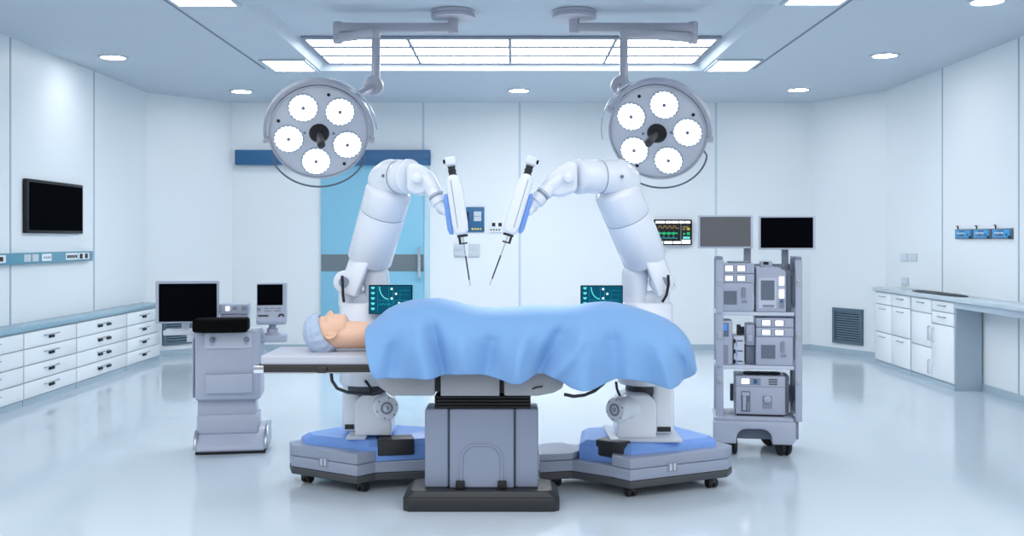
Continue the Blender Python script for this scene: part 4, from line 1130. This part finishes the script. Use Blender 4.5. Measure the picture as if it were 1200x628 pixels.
# tall infusion style device
T = thing('tall_display_unit','tall grey device with large grey screen and two white displays','device',V((X(905,du),du+.13,sh1)))
a,b = X(884.5,du),X(927,du); zt = Z(313,du)
m = MB().prism([(a,sh1),(b-.05,sh1),(b-.05,zt-.03),(b-.1,zt),(a,zt)],(0,du,0),(1,0,0),(0,0,1),(0,1,0),0,.24)
build('casing', m, 'plastic', T, .008)
build('side_housing', MB().bx(b-.05,b-.01,du+.04,du+.24,sh1,zt-.02), 'slate_dark', T, .006)
build('screen_frame', MB().fb(887.5,325.5,907.5,361,du-.003,.004), 'plastic_light', T)
build('screen', MB().fb(890,328.5,905.5,351.5,du-.006,.005), 'slate_dark', T)
build('vent_strip', MB().fb(892,357,905,360,du-.005,.005), 'plastic_dark', T)
for y in (324,339): build('display', MB().fb(911,y,916.5,y+10,du-.006,.006), 'disp_white', T)
build('key_panel', MB().fb(911,350,916.5,361,du-.004,.005), 'plastic_dark', T)
build('key', MB().fb(912.5,351.5,915,354.5,du-.008,.005), 'panel_blue', T)
build('top_pod', MB().fb(888.5,306,902.5,313.4,du+.03,.1), 'plastic', T, .008)
build('pod_display', MB().fb(892,306.8,898,310,du+.026,.005), 'black_matte', T)
for x in (905,909,913): build('top_peg', MB().cyl(P(x,312.5,du+.08),P(x,310.5,du+.08),.012,n=12), 'plastic_dark', T)
# second shelf
T = thing('pump_tower','narrow grey pump with blue lamp on the middle shelf','device',V((X(850,du),du+.1,sh2)))
build('casing', MB().fb(843,376,857.5,428.4,du,.2), 'plastic', T, .012)
build('pump_window', MB().fb(845.5,379,853,395,du-.003,.004), 'slate', T)
build('blue_lamp', MB().fb(847,380,851.5,388,du-.007,.005), 'disp_blue', T, .003)
build('grille', MB().fb(845,405,852.5,426,du-.003,.004), 'plastic_dark', T)
T = thing('syringe_module_stack','stacked white syringe modules between the narrow pump and box unit','device',V((X(863,du+.02),du+.12,sh2)))
build('casing', MB().bx(X(857.8,du+.03),X(870,du+.03),du+.03,du+.2,sh2,Z(394,du+.03)), 'plastic_light', T, .005)
for k in range(3):
    yy = 398+k*12
    build('clamp', MB().fb(858.3,yy,860.6,yy+4.5,du+.012,.018), 'black_matte', T, .003)
    build('label_slot', MB().fb(862.5,yy+1,868.5,yy+2,du+.026,.005), 'black_matte', T)
    build('blue_edge', MB().fb(861.3,yy,862,yy+8,du+.026,.005), 'disp_blue', T)
for k in range(3): build('top_bar', MB().cyl(P(859,384.5+3.3*k,du+.13),P(867.5,384.5+3.3*k,du+.13),.011,n=12), 'dark_grey', T)
build('rear_stand', MB().bx(X(858,du+.16),X(862,du+.16),du+.1,du+.19,Z(394,du+.03)-.01,Z(381,du+.13)), 'charcoal', T)
T = thing('gas_module','small grey module with stepped top in the middle of the trolley','device',V((X(877.5,du+.05),du+.15,sh2)))
a,b = X(871.4,du+.05),X(881.8,du+.05)
build('casing', MB().bx(a,b,du+.05,du+.24,sh2,Z(405,du+.05)), 'slate_dark', T, .004)
build('head', MB().bx(a,b,du+.03,du+.24,Z(404.6,du+.05),Z(380,du+.05)), 'plastic', T, .01)
build('step', MB().bx(a+.006,a+.045,du+.008,du+.035,Z(400,du+.05),Z(391,du+.05)), 'plastic', T, .004)
z1 = Z(394.5,du)
bigunit(884.2,926.5,sh2,z1,du,'grey box unit with small screen on the middle shelf')
z2 = Z(383.5,du); slim(884.5,927,z1+.001,z2-z1-.003,du,'slim white display unit lying directly on the middle shelf box')
slim(884.5,927,z2,Z(372.5,du)-z2,du,'topmost slim white display unit above the middle shelf box',True)
# bottom device
zb = Z(489.5,d+.03); dv = du+.03
T = thing('ventilator_unit','large grey device with white display on the bottom trolley shelf','device',V((X(888,dv),dv+.14,zb)))
a,b = X(860,dv),X(917,dv)
build('casing', MB().bx(a,b,dv,dv+.28,zb+.012,Z(440.5,dv)), 'plastic', T, .008)
build('side_ribs', MB().bx(b,b+.03,dv+.04,dv+.26,zb+.02,Z(441,dv)), 'slate_dark', T, .004)
build('foot_plate', MB().bx(a+.01,b-.01,dv+.01,dv+.27,zb,zb+.013), 'rubber', T)
build('seam', MB().fb(860.2,452.6,917,453.4,dv-.001,.002), 'plastic_dark', T)
build('display_bezel', MB().fb(866,443,889,451,dv-.003,.004), 'plastic_dark', T)
build('display', MB().fb(867,444,876,450,dv-.006,.004), 'disp_white', T)
build('key', MB().fb(881,444.5,885,449.5,dv-.006,.004), 'panel_blue', T)
m = MB()
for k in range(4): m.fb(898,443.6+k*2,908,444.6+k*2,dv-.002,.003)
build('vent_slots', m, 'dark_grey', T)
build('slot_panel', MB().fb(866.5,458.5,877,482.5,dv-.002,.003), 'slate_dark', T)
build('slider', MB().fb(868.5,460,872.5,481,dv-.012,.011), 'plastic', T, .003)
build('slider', MB().fb(873.5,471,876.3,481.5,dv-.01,.009), 'plastic_dark', T, .003)
build('slider_cap', MB().fb(867.6,460,876.5,464,dv-.014,.013), 'plastic', T, .003)
build('knob_panel', MB().fb(891,463.5,902,478.5,dv-.003,.004), 'plastic_dark', T)
c = P(896.5,467.5,dv); build('knob', MB().lathe(c,(0,-1,0),[(.028,0),(.025,.016),(.012,.02),(0,.02)],20), 'plastic', T)
for k in range(4):
    c = P(873+k*9.5,440.3,dv+.1); build('top_knob', MB().lathe(V((c.x,c.y,Z(440.5,dv))),(0,0,1),[(.04,0),(.045,.008),(.04,.018),(0,.022)],20), 'charcoal', T)

# the two carts stand slightly turned towards the table
def turn(pivot, ang, names):
    Rm = Matrix.Rotation(ang,3,'Z')
    for o in [o for o in COL.objects if o.parent is None and o.name.split('.')[0] in names]:
        o.location = V(pivot)+Rm @ (o.location-V(pivot)); o.rotation_euler.z += ang
turn((X(885,7.06),7.06,0), math.radians(-9), {'equipment_trolley','trolley_monitor','slim_display_unit','display_console_unit','tall_display_unit','pump_tower','syringe_module_stack','gas_module','ventilator_unit'})
turn((X(269,7.12),7.12,0), math.radians(9), {'console_cart','computer_monitor','recorder_unit','vital_signs_monitor'})

# ------------------------------------------------------------------ world, camera, view
w = bpy.data.worlds.new('room_world'); SC.world = w; w.use_nodes = True
w.node_tree.nodes['Background'].inputs[0].default_value = (.95,.975,1,1)
wn = w.node_tree; wt = wn.nodes.new('ShaderNodeTexCoord'); wx = wn.nodes.new('ShaderNodeSeparateXYZ'); wm = wn.nodes.new('ShaderNodeMapRange')
wm.interpolation_type = 'SMOOTHSTEP'
wn.links.new(wt.outputs['Generated'], wx.inputs['Vector']); wn.links.new(wx.outputs['Z'], wm.inputs['Value'])
for k_, v_ in (('From Min',-.2),('From Max',.85),('To Min',.14),('To Max',1.9)): wm.inputs[k_].default_value = v_
wn.links.new(wm.outputs['Result'], wn.nodes['Background'].inputs[1])
cam = bpy.data.cameras.new('camera'); co = bpy.data.objects.new('camera', cam); COL.objects.link(co)
co.location = (0,0,H); co.rotation_euler = (PI/2,0,0)
cam.sensor_width = 36; cam.lens = 36*F/1200; cam.clip_start = .05
cam.shift_x = 0; cam.shift_y = -(314-CY)/1200
SC.camera = co
vs = SC.view_settings
vs.view_transform = 'Standard'; vs.look = 'None'; vs.exposure = 0.36; vs.gamma = 1.0; vs.use_curve_mapping = False
